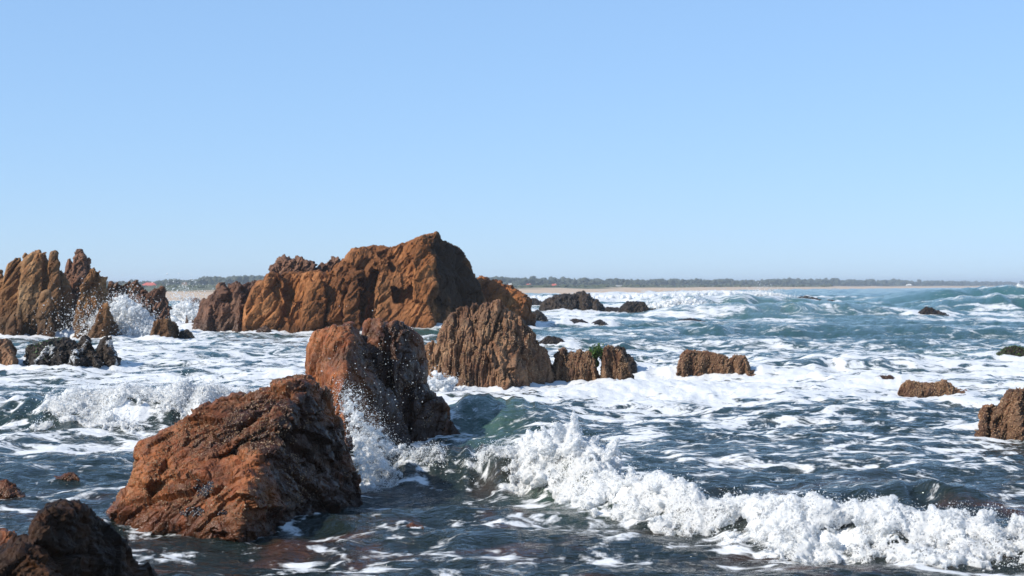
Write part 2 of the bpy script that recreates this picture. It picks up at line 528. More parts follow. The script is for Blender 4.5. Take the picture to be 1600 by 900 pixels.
# --- pinnacles at the left
rock('tan_pinnacle', 'broad tan sandstone pinnacles at the left edge of the picture',
     [slab([(-62,545),(-52,432),(-22,415),(2,424),(10,440),(14,545)], 56.6, 3), slab([(0,545),(3,442),(12,415),(24,402),(33,401),(38,420),(37,545)], 56.0, 3, 0.2),
      slab([(26,545),(31,450),(39,408),(50,397),(62,391),(66,402),(68,545)], 54.7, 3.2, 0.2), slab([(62,545),(64,440),(67,398),(72,395),(78,420),(82,545)], 55.3, 2.6, 0.4),
      slab([(73,545),(76,420),(81,395),(87,394),(92,412),(95,545)], 55.0, 2.6, 0.4), slab([(87,545),(91,432),(96,420),(102,436),(106,460),(109,545)], 55.6, 2.4, 0.5),
      slab([(4,545),(14,505),(24,475),(30,480),(33,545)], 53.7, 1.6, 0.2), slab([(57,545),(60,500),(68,458),(76,455),(80,500),(83,545)], 54.0, 1.6, 0.3),
      slab([(36,404),(38,396),(41,394),(43,402)], 56.5, 0.4)],
     0.05, M['tan'], 3.3, 0.026, 0.014, 0.005, 0.008, a0=0.02, crack=0.045, seed=21, stretch=(5, 2.4, 1.2))
rock('dark_spire', 'dark brown pointed spire rising behind the tan pinnacles', [slab([(96,545),(99,440),(101,415),(106,404),(111,404),(118,440),(120,545)], 57.6, 1.6), slab([(108,545),(112,430),(117,402),(121,391),(126,391),(130,402),(136,440),(138,545)], 57.2, 2.0), slab([(126,545),(129,420),(134,407),(140,415),(145,440),(148,545)], 57.8, 1.6)], 0.05, M['mauve'], 2.8, 0.05, 0.025, 0.015, 0.02, seed=23)
rock('leaning_spire', 'narrow orange brown spire right of the tan pinnacles behind flying drops', [slab([(118,545),(126,450),(135,430),(147,415),(151,425),(152,545)], 53.4, 1.8, 0.2), slab([(143,545),(148,440),(153,420),(158,421),(163,450),(166,545)], 53.8, 1.6, 0.4), slab([(156,545),(159,440),(163,427),(167,434),(170,460),(178,545)], 54.2, 1.4, 0.6)], 0.05, M['tan'], 2.6, 0.05, 0.025, 0.015, 0.02, seed=24)
rock('pointed_rock', 'pointed tan rock with a dark right side in front of the leaning spire', profile([(141,532),(152,498),(162,475),(168,472),(171,492,0.5),(182,512,0.9),(191,534,1.1)], 51.6, 1.6, c=0.3, seed=11), 0.045, M['tan'], 1.6, 0.05, 0.025, 0.015, 0.02, seed=25)
rock('dark_pillar', 'dark square topped pillar behind the splash at left', [slab([(164,545),(168,460),(173,442),(185,439),(192,446),(193,545)], 57.4, 1.6), slab([(189,545),(190,452),(194,441),(203,440),(206,545)], 57.8, 1.4), slab([(202,545),(204,444),(209,438),(214,437),(219,452),(221,545)], 57.3, 1.6)], 0.05, M['shade'], 2.0, 0.06, 0.03, 0.02, 0.03, seed=26)
rock('red_pillar', 'reddish brown pillar speckled with drops right of the splash', [slab([(213,545),(218,470),(221,452),(229,454),(232,545)], 55.5, 1.4), slab([(226,545),(229,460),(240,451),(247,452),(250,545)], 55.1, 1.4), slab([(243,545),(245,456),(254,446),(261,454),(265,490),(267,545)], 55.3, 1.5)], 0.05, M['mauve'], 2.0, 0.06, 0.03, 0.02, 0.03, seed=27)
rock('boulder', 'brown boulder with a black right face below the reddish pillar', profile([(236,528),(243,504),(252,500),(261,499,-0.3),(271,504,0.4),(277,520,0.8),(279,534,1.0)], 50.4, 1.5, c=0.35, seed=14), 0.035, M['tan'], 1.0, 0.05, 0.03, 0.01, 0.03, seed=28)
rock('dark_boulder', 'low black boulder washed by foam right of the brown boulder', profile([(278,530),(283,518),(292,515),(299,519),(305,532)], 51.0, 0.9, seed=15), 0.03, M['dark'], 0.6, seed=29)
rock('finger_rock', 'thin finger rocks standing in foam left of the sloping rock', profile([(284,512),(289,503),(292,491),(295,503),(298,510),(300,498),(303,504),(306,502),(308,514)], 64, 0.7, seed=16, jit=0.05), 0.03, M['shade'], 0.6, seed=30)
rock('far_red_rock', 'far red brown rock behind spray between pillar and sloping rock', profile([(274,482),(284,470),(296,468),(306,466),(316,470),(322,482)], 108, 3, seed=17), 0.08, M['mauve'], 1.5, seed=31)

# --- low weedy rocks at the left
rock('weedy_rock', 'low black weed covered rock draped with running water at left',
     profile([(36,572),(42,560),(50,550),(46,541),(60,537),(74,533),(88,531),(101,529),(112,534),(122,541),(128,536),(133,529),(139,540),(146,550),(154,552)], 32.3, 2.6, c=0.55, thin=0.35, seed=19)
     + profile([(150,560),(155,545),(162,531),(168,528),(174,532),(180,548),(188,566)], 32.8, 1.2, seed=20), 0.03, M['dark'], 0.9, 0.06, 0.035, 0.02, 0.04, seed=33)
rock('barnacle_boulder', 'brown barnacled boulder at the left edge beside the weedy rock', profile([(-40,540),(-15,532),(0,532),(14,536),(21,546),(18,560),(24,582)], 32.4, 2.0, thin=0.4, seed=21), 0.028, M['barnacled'], 0.8, 0.05, 0.03, 0.02, 0.03, seed=34)

# --- ribbed rock in the middle
rib = [H((691,527,27.0),(704,505,27.2),(705,492,27.4),(717,483,27.5),(737,478,27.5),(755,474,27.6),(775,478,27.6),(785,473,27.7),(800,490,27.8),(770,560,26.6),(700,600,26.5),(705,645,26.4),(800,645,26.3),(800,600,26.6),(710,500,28.6),(780,482,28.6),(690,645,29),(850,645,29)),
       H((785,474,27.6),(800,490,27.7),(814,508,27.8),(832,516,27.8),(840,527,27.9),(845,543,28),(858,563,28),(868,595,28),(870,645,28),(800,600,26.6),(800,645,26.4),(770,520,27.2),(800,490,28.4),(850,560,29)),
       H((659,563,26.9),(665,541,27),(676,532,27),(685,537,27.1),(700,560,26.9),(690,645,26.5),(659,645,26.7),(665,550,27.6),(700,560,28),(660,645,27.8))]
R_RIB = rock('ribbed_rock', 'tall barnacle crusted rock with vertical ribs in mid water', rib, 0.021, M['barnacled'], 1.6, 0.035, 0.02, 0.022, 0.02, a0=0.04, crack=0.05, bed=(0.97, -0.2, 0.02), stretch=(7, 2.8, 1.3), ribf=(24, 3.0, 1.6), seed=41)
R_RIB2 = rock('barnacle_rock', 'squat barnacled rock with a black knob right of the ribbed rock', profile([(864,585),(869,562),(876,549),(881,545),(886,553),(895,552),(906,549),(918,549),(925,551),(930,565),(934,590)], 27.9, 1.2, thin=0.4, seed=23), 0.018, M['barnacled'], 0.7, 0.05, 0.03, 0.03, 0.03, bed=(0.97, -0.2, 0.02), seed=42)
R_RIB3 = rock('barnacle_pillar', 'upright barnacled stone at the right end of the ribbed rock group', profile([(937,590),(940,558),(945,545),(955,542),(963,545),(971,551),(980,568),(988,598)], 27.9, 0.9, thin=0.4, seed=24), 0.016, M['barnacled'], 0.7, 0.05, 0.03, 0.03, 0.03, bed=(0.97, -0.2, 0.02), seed=43)
rock('black_rock', 'black rock peeping out behind the upright barnacled stone', profile([(950,560),(958,543),(966,540),(974,543),(978,553),(990,558),(995,572)], 30.4, 0.8, seed=25), 0.02, M['dark'], 0.5, seed=44)
rock('submerged_reef', 'long low black rock awash right of the ribbed rock', profile([(840,538),(848,529),(857,525),(868,527),(876,529),(888,540)], 45, 1.2, seed=26), 0.03, M['dark'], 0.5, seed=45)

# --- black rocks in the far surf
rock('surf_rock', 'longest black rock in the far surf right of the orange rock', profile([(845,484),(850,471),(862,466),(875,462),(885,460),(895,461),(905,458),(913,456),(919,461),(924,468),(934,471),(940,477),(946,488)], 99, 5, thin=0.4, seed=27), 0.09, M['dark'], 1.5, 0.08, 0.04, 0.02, 0.04, seed=46)
rock('surf_rock', 'small black rock at far left behind the longest surf rock', profile([(822,478),(828,466),(837,466),(847,472),(854,481)], 118, 3, seed=28), 0.09, M['dark'], 1.0, seed=47)
rock('surf_rock', 'rounded black rock in foam against the foot of the orange rock', profile([(828,503),(833,487),(840,484),(847,488),(853,496),(857,504)], 76, 1.5, seed=29), 0.05, M['dark'], 0.8, seed=48)
rock('surf_rock', 'low black link of rock between the two bigger surf rocks', profile([(944,489),(948,480),(957,480),(967,481),(972,490)], 99, 2, seed=30), 0.07, M['dark'], 0.7, seed=49)
rock('surf_rock', 'humped black surf rock right of the longest one with a low tail', profile([(966,490),(970,479),(981,471),(993,471),(1005,472),(1011,480),(1017,483),(1024,481),(1029,488),(1034,495)], 92, 3, seed=31), 0.07, M['dark'], 1.0, 0.06, 0.04, seed=50)
rock('flat_rock', 'flat black rock awash in foam below the longest surf rock', profile([(876,508),(886,501),(898,498),(911,500),(921,506),(928,503),(938,499),(946,504),(952,512)], 67, 1.6, seed=32), 0.05, M['dark'], 0.5, seed=51)
rock('flat_rock', 'thin black ledge barely awash in front of the far green wave', profile([(1050,504),(1058,500),(1072,498),(1080,497),(1092,500),(1104,506)], 74, 1.2, seed=33), 0.05, M['dark'], 0.4, seed=52)
rock('far_rock', 'low dark rock on the far swell with a small horn at its left', profile([(1218,475),(1223,466),(1228,471),(1240,468),(1250,465),(1259,462),(1270,465),(1281,468),(1290,471),(1300,468),(1310,474)], 138, 4, seed=34), 0.1, M['dark'], 1.2, 0.05, 0.03, seed=53)
rock('far_rock', 'small dark rock alone in the right distance', profile([(1428,494),(1437,487),(1447,479),(1456,481),(1465,486),(1474,488),(1482,495)], 88, 2, seed=35), 0.06, M['dark'], 0.7, 0.06, 0.04, seed=54)

# --- rocks at the right
R_RM = rock('barnacle_block', 'brown barnacled block in white foam right of the middle', profile([(1059,588),(1064,560),(1068,549),(1080,548),(1094,549),(1108,551),(1122,553),(1132,555),(1139,563),(1147,559),(1155,557),(1164,559),(1171,576),(1189,596)], 30.2, 1.3, thin=0.4, seed=36), 0.022, M['barnacled'], 0.6, 0.05, 0.03, 0.02, 0.04, seed=55)
R_RL = rock('low_barnacle_rock', 'long low barnacled rock near the right edge with foam behind', profile([(1406,618),(1411,601),(1418,595),(1430,597),(1445,600),(1462,598),(1478,595),(1486,601),(1494,610),(1511,620)], 25.6, 0.8, thin=0.4, seed=37), 0.02, M['barnacled'], 0.35, 0.05, 0.03, 0.02, 0.05, seed=56)
rock('flat_red_rock', 'flat reddish rock just breaking the foam left of the low barnacled rock', profile([(1348,601),(1360,591),(1375,587),(1390,587),(1400,590),(1410,601)], 28.3, 0.7, seed=38), 0.016, M['shade'], 0.25, seed=57)
R_RE = rock('edge_rock', 'brown barnacled rock cut by the right edge of the picture', profile([(1534,690),(1537,650),(1541,637),(1550,633),(1557,640),(1564,628),(1571,615),(1580,610),(1600,607),(1625,612),(1650,640),(1665,690)], 18.0, 1.3, c=0.4, thin=0.35, seed=39), 0.018, M['barnacled'], 0.7, 0.04, 0.025, 0.015, 0.05, seed=58)
R_WEED = rock('weed_rock', 'low black rock with green weed at the right edge', profile([(1550,561),(1559,552),(1568,545),(1585,541),(1602,544),(1626,560)], 36, 0.8, seed=40), 0.02, M['dark'], 0.4, seed=59)

# --- foreground rocks
fgA = [H((213,742,12.0),(220,704,12.2),(247,683,12.2),(278,683,12.2),(304,672,12.3),(331,641,12.4),(350,620,12.5),(378,690,11.98),(300,728,11.84),(230,758,11.8),(222,720,12.9),(350,640,13.2),(300,690,13.2),(200,868,12.4),(400,868,13.4)),
       H((350,620,12.5),(380,624,12.4),(407,614,12.5),(430,604,12.6),(445,594,12.6),(469,589,12.7),(495,598,12.8),(518,605,13.2),(451,640,12.2),(371,690,11.97),(447,672,12.12),(380,640,13.4),(469,605,13.6),(515,620,13.8),(533,667,13.2),(546,711,13.25),(560,755,13.3),(570,800,13.4),(360,868,13.0)),
       H((158,826,11.85),(165,802,11.9),(205,766,12.0),(232,756,12.15),(300,748,12.1),(371,712,12.08),(425,684,12.1),(445,690,12.0),(384,731,11.45),(382,764,11.25),(374,842,11.05),(368,868,10.95),(280,868,11.2),(160,868,11.75),(450,700,12.15),(540,770,13.0),(570,800,13.3),(520,840,12.5),(500,868,12.2),(200,800,13.0))]
R_FG = rock('foreground_rock', 'large wet orange brown barnacled rock in the left foreground', fgA, 0.0142, M['rust'], 1.25, 0.045, 0.024, 0.010, 0.018, a0=0.045, crack=0.055, wet_shade_zones=[(505,750,12.35,0.92,0.9)], bed=(0.55, -0.5, -0.66), stretch=(4.5, 2.6, 1.7), ribf=(14, 4, 2.5), seed=61)  # zone: splash-wet right face, its shade painted in too
fgB = [H((475,590,18.3),(477,553,18.35),(483,527,18.4),(493,516,18.45),(508,514,18.3),(520,511,18.2),(547,504,18.3),(556,508,18.5),(545,530,17.9),(535,600,17.45),(540,720,17.2),(530,600,17.5),(480,720,18.2),
         (570,540,18.6),(600,610,18.6),(640,680,18.6),(650,720,18.6),(490,530,19.0),(550,512,19.2),(480,720,19.3),(620,720,19.3)),
       H((566,505,19.3),(572,498,19.3),(593,496,19.2),(604,503,19.2),(600,520,18.9),(590,560,18.7),(600,720,18.6),(565,540,19.0),(570,500,20),(604,506,20),(640,720,19.6),(570,720,20)),
       H((602,506,19.2),(612,500,19.15),(621,497,19.2),(637,509,19.3),(653,516,19.5),(663,537,19.7),(663,567,19.7),(661,600,19.7),(612,540,18.9),(618,620,18.7),(620,720,18.6),(610,505,20.2),(655,525,20.4),(672,720,19.6),(600,720,20.2),(665,720,20.4)),
       H((640,590,19.3),(660,594,19.5),(672,604,19.5),(687,617,19.4),(697,630,19.3),(709,655,19.3),(724,685,19.2),(729,720,19.2),(640,720,18.7),(650,620,19.0),(670,620,20.1),(722,720,20.1))]
R_FB = rock('twin_rock', 'tall dark rock with an orange lit left block behind the foreground rock', fgB, 0.019, M['rust'], 1.5, 0.032, 0.018, 0.010, 0.016, a0=0.035, crack=0.05, wet_shade_zones=[(640,610,18.7,0.95,1.2)], bed=(0.9, -0.3, -0.25), stretch=(4.5, 2.2, 1.3), ribf=(14, 3, 1.6), seed=66)  # zone darkens the right flank: surf-wet stone plus painted shade
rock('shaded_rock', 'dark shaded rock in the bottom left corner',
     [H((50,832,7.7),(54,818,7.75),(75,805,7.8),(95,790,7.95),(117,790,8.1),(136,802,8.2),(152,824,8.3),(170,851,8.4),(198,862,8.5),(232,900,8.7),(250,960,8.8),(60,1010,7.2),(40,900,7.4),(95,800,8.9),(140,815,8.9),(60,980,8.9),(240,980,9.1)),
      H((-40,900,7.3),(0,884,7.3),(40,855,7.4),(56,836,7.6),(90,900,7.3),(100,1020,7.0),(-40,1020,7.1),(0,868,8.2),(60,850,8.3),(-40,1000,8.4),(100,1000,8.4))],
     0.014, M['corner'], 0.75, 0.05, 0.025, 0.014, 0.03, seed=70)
rock('orange_stone', 'orange stone at the left edge behind the dark corner rock', profile([(-30,850),(-5,830),(10,829),(25,836),(36,848),(46,872)], 9.6, 0.5, seed=43, low=-0.12), 0.014, M['rust'], 0.3, seed=71)
rock('orange_stone', 'small brown stone at the left edge in calm dark water', profile([(-20,765),(-2,753),(10,750),(22,757),(30,766),(38,780)], 13.0, 0.4, seed=44, low=-0.12), 0.014, M['rust'], 0.22, seed=72)
rock('pebble_rock', 'little brown stone tip left of the foreground rock', profile([(86,753),(96,744),(107,738),(115,739),(122,752)], 14.3, 0.25, seed=45, low=-0.12), 0.008, M['rust'], 0.12, seed=73)
rock('pebble_rock', 'low brown stone touching the left flank of the foreground rock', profile([(160,786),(172,779),(184,776),(196,776),(206,786)], 12.9, 0.25, seed=46, low=-0.12), 0.008, M['rust'], 0.10, seed=74)
rock('pebble_rock', 'thin brown stone awash at the left edge below the breaking wave', profile([(-15,694),(0,687),(14,685),(28,688),(40,696)], 17.6, 0.4, seed=47, low=-0.12), 0.012, M['rust'], 0.14, seed=75)
rock('pebble_rock', 'round brown stone in dark water in front of the breaker', profile([(633,832),(638,822),(646,818),(655,821),(661,832)], 11.4, 0.2, seed=48, low=-0.12), 0.007, M['rust'], 0.10, seed=76)

# ------------------------------------------------------------------ the sea
def fan_rows():
    y, rows = 5.0, []
    while y < 15000:
        rows.append(y)
        if y < 9: g = 0.006
        elif y < 24: g = 0.0036
        elif y < 70: g = 0.0060
        elif y < 240: g = 0.009
        elif y < 900: g = 0.02
        else: g = 0.08
        y *= 1 + g
    return np.array(rows)

ROWS = fan_rows()
NC = 560
uu = np.linspace(-1, 1, NC)
uu = 0.8 * uu + 0.2 * uu ** 3
YY = np.repeat(ROWS, NC)
XX = np.tile(uu, len(ROWS)) * (YY * 0.52 + 1.5)

def crest(X, Y, pts, wf, wb, ends=0.6, wob=0.0, seed=0):
    """Height of a wave whose crest runs through the measured points; also where on it a point lies."""
    p = sorted([tuple(P(*q)) for q in pts])
    cx = np.array([q[0] for q in p]); cy = np.array([q[1] for q in p]); cz = np.array([q[2] for q in p])
    yc = np.interp(X, cx, cy)
    zc = np.interp(X, cx, cz)
    if wob:
        nz = perlin2(X * 1.1 / wob, X * 0 + seed, seed)
        yc = yc + wob * nz
        zc = zc * (1 + 0.18 * perlin2(X * 2.3 / wob, X * 0 + 3.7 + seed, seed + 1))
    f = 1 / (1 + np.exp(-np.clip((X - cx[0]) / ends * 4, -30, 30))) / (1 + np.exp(-np.clip((cx[-1] - X) / ends * 4, -30, 30)))
    d = Y - yc
    w = np.where(d < 0, wf, wb)
    e = np.exp(-(d / w) ** 2)
    return zc * e * f, d, f * e

WAVES = [
    # breaking wave in the foreground
    dict(pts=[(575,702,14.8),(700,702,14.4),(810,700,14.0),(880,700,13.4),(960,750,12.5),(1080,790,11.6),(1200,812,11.0),(1400,815,10.7),(1600,838,10.3),(1900,850,9.8)], wf=0.42, wb=1.1, ends=0.5, wob=0.25, foam=0.28, ff=0.75, fb=0.18),
    # breaking wave at the left
    dict(pts=[(-200,622,20.5),(0,622,20.3),(90,620,20.2),(200,615,20.0),(330,611,20.2),(400,620,20.6),(470,645,21)], wf=0.75, wb=2.2, ends=0.6, wob=0.4, foam=0.0, ff=1.2, fb=0.6),
    # green hump beside the dark rock
    dict(pts=[(690,640,20.6),(740,622,20.8),(800,628,20.5),(860,645,20.0),(920,662,19.6)], wf=0.8, wb=1.8, ends=0.4, wob=0.3, foam=0.0, ff=0.5, fb=0.3),
    dict(pts=[(860,704,16.4),(1000,702,16.6),(1150,704,16.5),(1300,710,16.2),(1420,722,15.6)], wf=0.5, wb=1.0, ends=0.7, wob=0.4, foam=0.0, ff=0.2, fb=0.2),
    dict(pts=[(1180,765,12.9),(1300,760,13.1),(1420,752,13.1),(1500,750,12.8),(1560,775,12.6)], wf=0.35, wb=0.8, ends=0.3, wob=0.3, foam=0.0, ff=0.2, fb=0.2),
    dict(pts=[(900,600,27),(1000,600,26.8),(1150,605,26.6),(1300,618,25.5),(1420,625,24.8)], wf=0.8, wb=1.6, ends=0.8, wob=0.6, foam=0.25, ff=0.8, fb=0.5),
    dict(pts=[(1150,565,33),(1300,558,34),(1430,558,34.5),(1500,564,34.5)], wf=1.2, wb=2.0, ends=1.5, wob=0.8, foam=0.0, ff=0.8, fb=0.5),
    dict(pts=[(980,512,55),(1150,506,57),(1300,508,58),(1500,512,56),(1700,516,55)], wf=1.6, wb=3, ends=3, wob=1.6, foam=0.1, ff=1, fb=1),
    # green swell in the distance
    dict(pts=[(1000,490,84),(1080,478,88),(1180,473,90),(1300,472,92),(1400,482,92),(1480,488,92)], wf=3.4, wb=7, ends=3, wob=1.2, foam=0.0, ff=1.5, fb=3),
    # line of surf off the beach
    dict(pts=[(760,466,150),(840,466,150),(930,463,158),(1020,462,160),(1120,458,175),(1200,459,190),(1260,462,195)], wf=5, wb=22, ends=8, wob=4, foam=0.55, ff=9, fb=30),
    dict(pts=[(1000,466,118),(1060,464,120),(1150,463,125),(1210,463,132),(1300,468,132)], wf=3.5, wb=7, ends=3, wob=3, foam=0.25, ff=4, fb=5),
    # big swell at the right
    dict(pts=[(1380,456,150),(1450,453,150),(1520,450,152),(1580,448,150),(1700,449,150)], wf=7, wb=14, ends=6, wob=3, foam=0.0, ff=2, fb=2),
    dict(pts=[(1450,463,104),(1560,460,106),(1700,458,106)], wf=4, wb=8, ends=5, wob=2, foam=0.0, ff=2, fb=2),
    dict(pts=[(200,545,44),(300,538,47),(420,536,48),(480,540,46)], wf=1.0, wb=2.0, ends=1, wob=1, foam=0.0, ff=1, fb=1),
]

def sea_height(X, Y, detail=True):
    """Surface of the sea at rest over (X, Y): swell, chop, and the single waves of the photograph."""
    far = np.interp(Y, [8, 14, 30, 60, 120, 400, 1500, 6000], [0.010, 0.016, 0.05, 0.10, 0.18, 0.22, 0.15, 0.0])
    wx = 2.0 * fbm2(X / 14, Y / 14, 2, 31)
    h = far * (0.8 * np.sin((Y + 0.25 * X) / 1.55 + 1.3 * wx) + 0.7 * np.sin((Y - 0.3 * X) / 2.6 + 1.7 * wx + 1) + 0.6 * np.sin((Y + 0.1 * X) / 0.95 + 2.2 * wx))
    amp = np.interp(Y, [8, 14, 25, 60, 150, 600, 2000], [0.75, 0.85, 1.1, 1.35, 1.6, 1.6, 0.6])
    ch = 0
    for lam, a, sd in ((3.1, 0.10, 1), (1.35, 0.062, 2), (0.62, 0.038, 3), (0.29, 0.022, 4), (0.14, 0.011, 5)):
        n = perlin2(X / (lam * 1.5) + 0.3 * wx, Y / lam + 0.35 * wx, 50 + sd)
        ch = ch + a * (0.75 - 2.4 * np.abs(n)) * np.clip(1.6 - lam * 0 - Y * 0.0009 / lam, 0, 1)
    h = h + amp * ch * 0.8
    foamw = np.zeros_like(h)
    top = np.zeros_like(h)
    for i, w in enumerate(WAVES):
        e, d, s = crest(X, Y, w['pts'], w['wf'], w['wb'], w['ends'], w['wob'], i * 5)
        h = h * (1 - 0.55 * np.clip(s, 0, 1)) + e
        top = np.maximum(top, s)
        if w['foam']:
            fm = np.where(d < 0, np.exp(-(d / w['ff']) ** 2), np.exp(-(d / w['fb']) ** 2)) * np.clip(s * 40, 0, 1)
            foamw = np.maximum(foamw, w['foam'] * fm)
    return h, foamw, top

ZZ, FOAMW, TOP = sea_height(XX, YY)
pxf = 800 + F * XX / YY
pyf = HORIZON + EYE * F / YY
# where foam lies on the water, measured row by row
cov = np.interp(pyf, [445, 450, 458, 470, 480, 490, 505, 525, 545, 570, 590, 620, 645, 690, 730, 780, 850, 900],
                [0.12, 0.22, 0.30, 0.30, 0.33, 0.41, 0.40, 0.39, 0.48, 0.57, 0.66, 0.62, 0.42, 0.37, 0.31, 0.26, 0.22, 0.22])
for (cx, cy, rx, ry, v) in [
        (1000, 458, 160, 10, 0.45), (900, 490, 90, 14, 0.30), (1060, 495, 80, 14, 0.2), (1450, 452, 250, 12, -0.45), (1450, 475, 230, 10, -0.12),
        (1250, 485, 170, 10, -0.22), (320, 560, 180, 40, 0.12), (150, 600, 160, 14, 0.0), (1050, 615, 200, 26, 0.30), (930, 585, 90, 18, 0.2),
        (1350, 600, 200, 22, 0.10), (60, 640, 90, 26, -0.30), (240, 655, 130, 30, 0.32), (120, 745, 190, 34, -0.25), (90, 712, 130, 9, 0.30), (230, 700, 80, 9, 0.35),
        (760, 655, 55, 26, -0.30), (700, 790, 200, 40, -0.10), (1250, 765, 250, 28, -0.12), (300, 880, 200, 30, -0.02), (700, 855, 60, 10, 0.25), (640, 762, 80, 26, -0.35),
        (1330, 520, 300, 12, -0.10), (420, 480, 40, 20, 0.3), (300, 500, 30, 24, 0.6), (60, 523, 90, 10, 0.35), (230, 525, 60, 14, 0.45), (690, 610, 40, 14, 0.35)]:
    cov += v * np.exp(-((pxf - cx) / rx) ** 2 - ((pyf - cy) / ry) ** 2)
cov = np.maximum(cov * (1 - 0.6 * FOAMW), 0) + FOAMW
# foam ring round every rock
foot = np.concatenate(FOOT)
kd = kdtree.KDTree(len(foot))
for i, p in enumerate(foot):
    kd.insert((p[0], p[1], 0), i)
kd.balance()
near = np.zeros(len(XX), bool)
for fpts in FOOT:
    if len(fpts) == 0:
        continue
    lo, hi = fpts.min(0) - 0.8, fpts.max(0) + 0.8
    near |= (XX > lo[0]) & (XX < hi[0]) & (YY > lo[1]) & (YY < hi[1])
ring = np.zeros(len(XX))
for i in np.nonzero(near)[0]:
    d = kd.find((XX[i], YY[i], 0))[2]
    ring[i] = d
reach = np.interp(YY, [10, 18, 30, 60], [0.05, 0.10, 0.22, 0.5])
rg = np.where(near, np.exp(-(ring / reach) ** 2), 0)
cov += rg * np.interp(YY, [10, 16, 30], [0.02, 0.2, 0.4])
# foam stands a little proud of the water and is lumpy
fo = np.clip((cov - 0.55) * 2.5, 0, 1)
ZZ = ZZ + fo * np.interp(YY, [10, 60], [0.02, 0.07]) * (0.4 + fbm2(XX / 0.25, YY / 0.25, 4, 77, 0.65)) + rg * np.interp(YY, [10, 60], [0.01, 0.10])
V = np.stack([XX, YY, ZZ], 1)
nr_, nc_ = len(ROWS), NC
idx = np.arange(nr_ * nc_).reshape(nr_, nc_)
Fq = np.stack([idx[:-1, :-1], idx[:-1, 1:], idx[1:, 1:], idx[1:, :-1]], -1).reshape(-1, 4)
sea_me = mesh_from('sea', V, Fq)
def attr(me, name, v):
    a = me.attributes.new(name, 'FLOAT', 'POINT')
    a.data.foreach_set('value', np.asarray(v, np.float32))
attr(sea_me, 'foam', np.clip(cov, 0, 1.2))
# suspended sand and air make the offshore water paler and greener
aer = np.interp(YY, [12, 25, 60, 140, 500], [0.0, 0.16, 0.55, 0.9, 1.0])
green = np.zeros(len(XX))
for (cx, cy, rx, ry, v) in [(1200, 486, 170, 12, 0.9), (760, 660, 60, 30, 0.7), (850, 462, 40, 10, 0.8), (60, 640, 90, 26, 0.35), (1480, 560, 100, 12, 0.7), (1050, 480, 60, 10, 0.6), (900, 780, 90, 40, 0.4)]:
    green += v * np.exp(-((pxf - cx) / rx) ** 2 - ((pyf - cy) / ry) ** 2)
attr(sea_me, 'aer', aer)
attr(sea_me, 'green', np.clip(green, 0, 1))

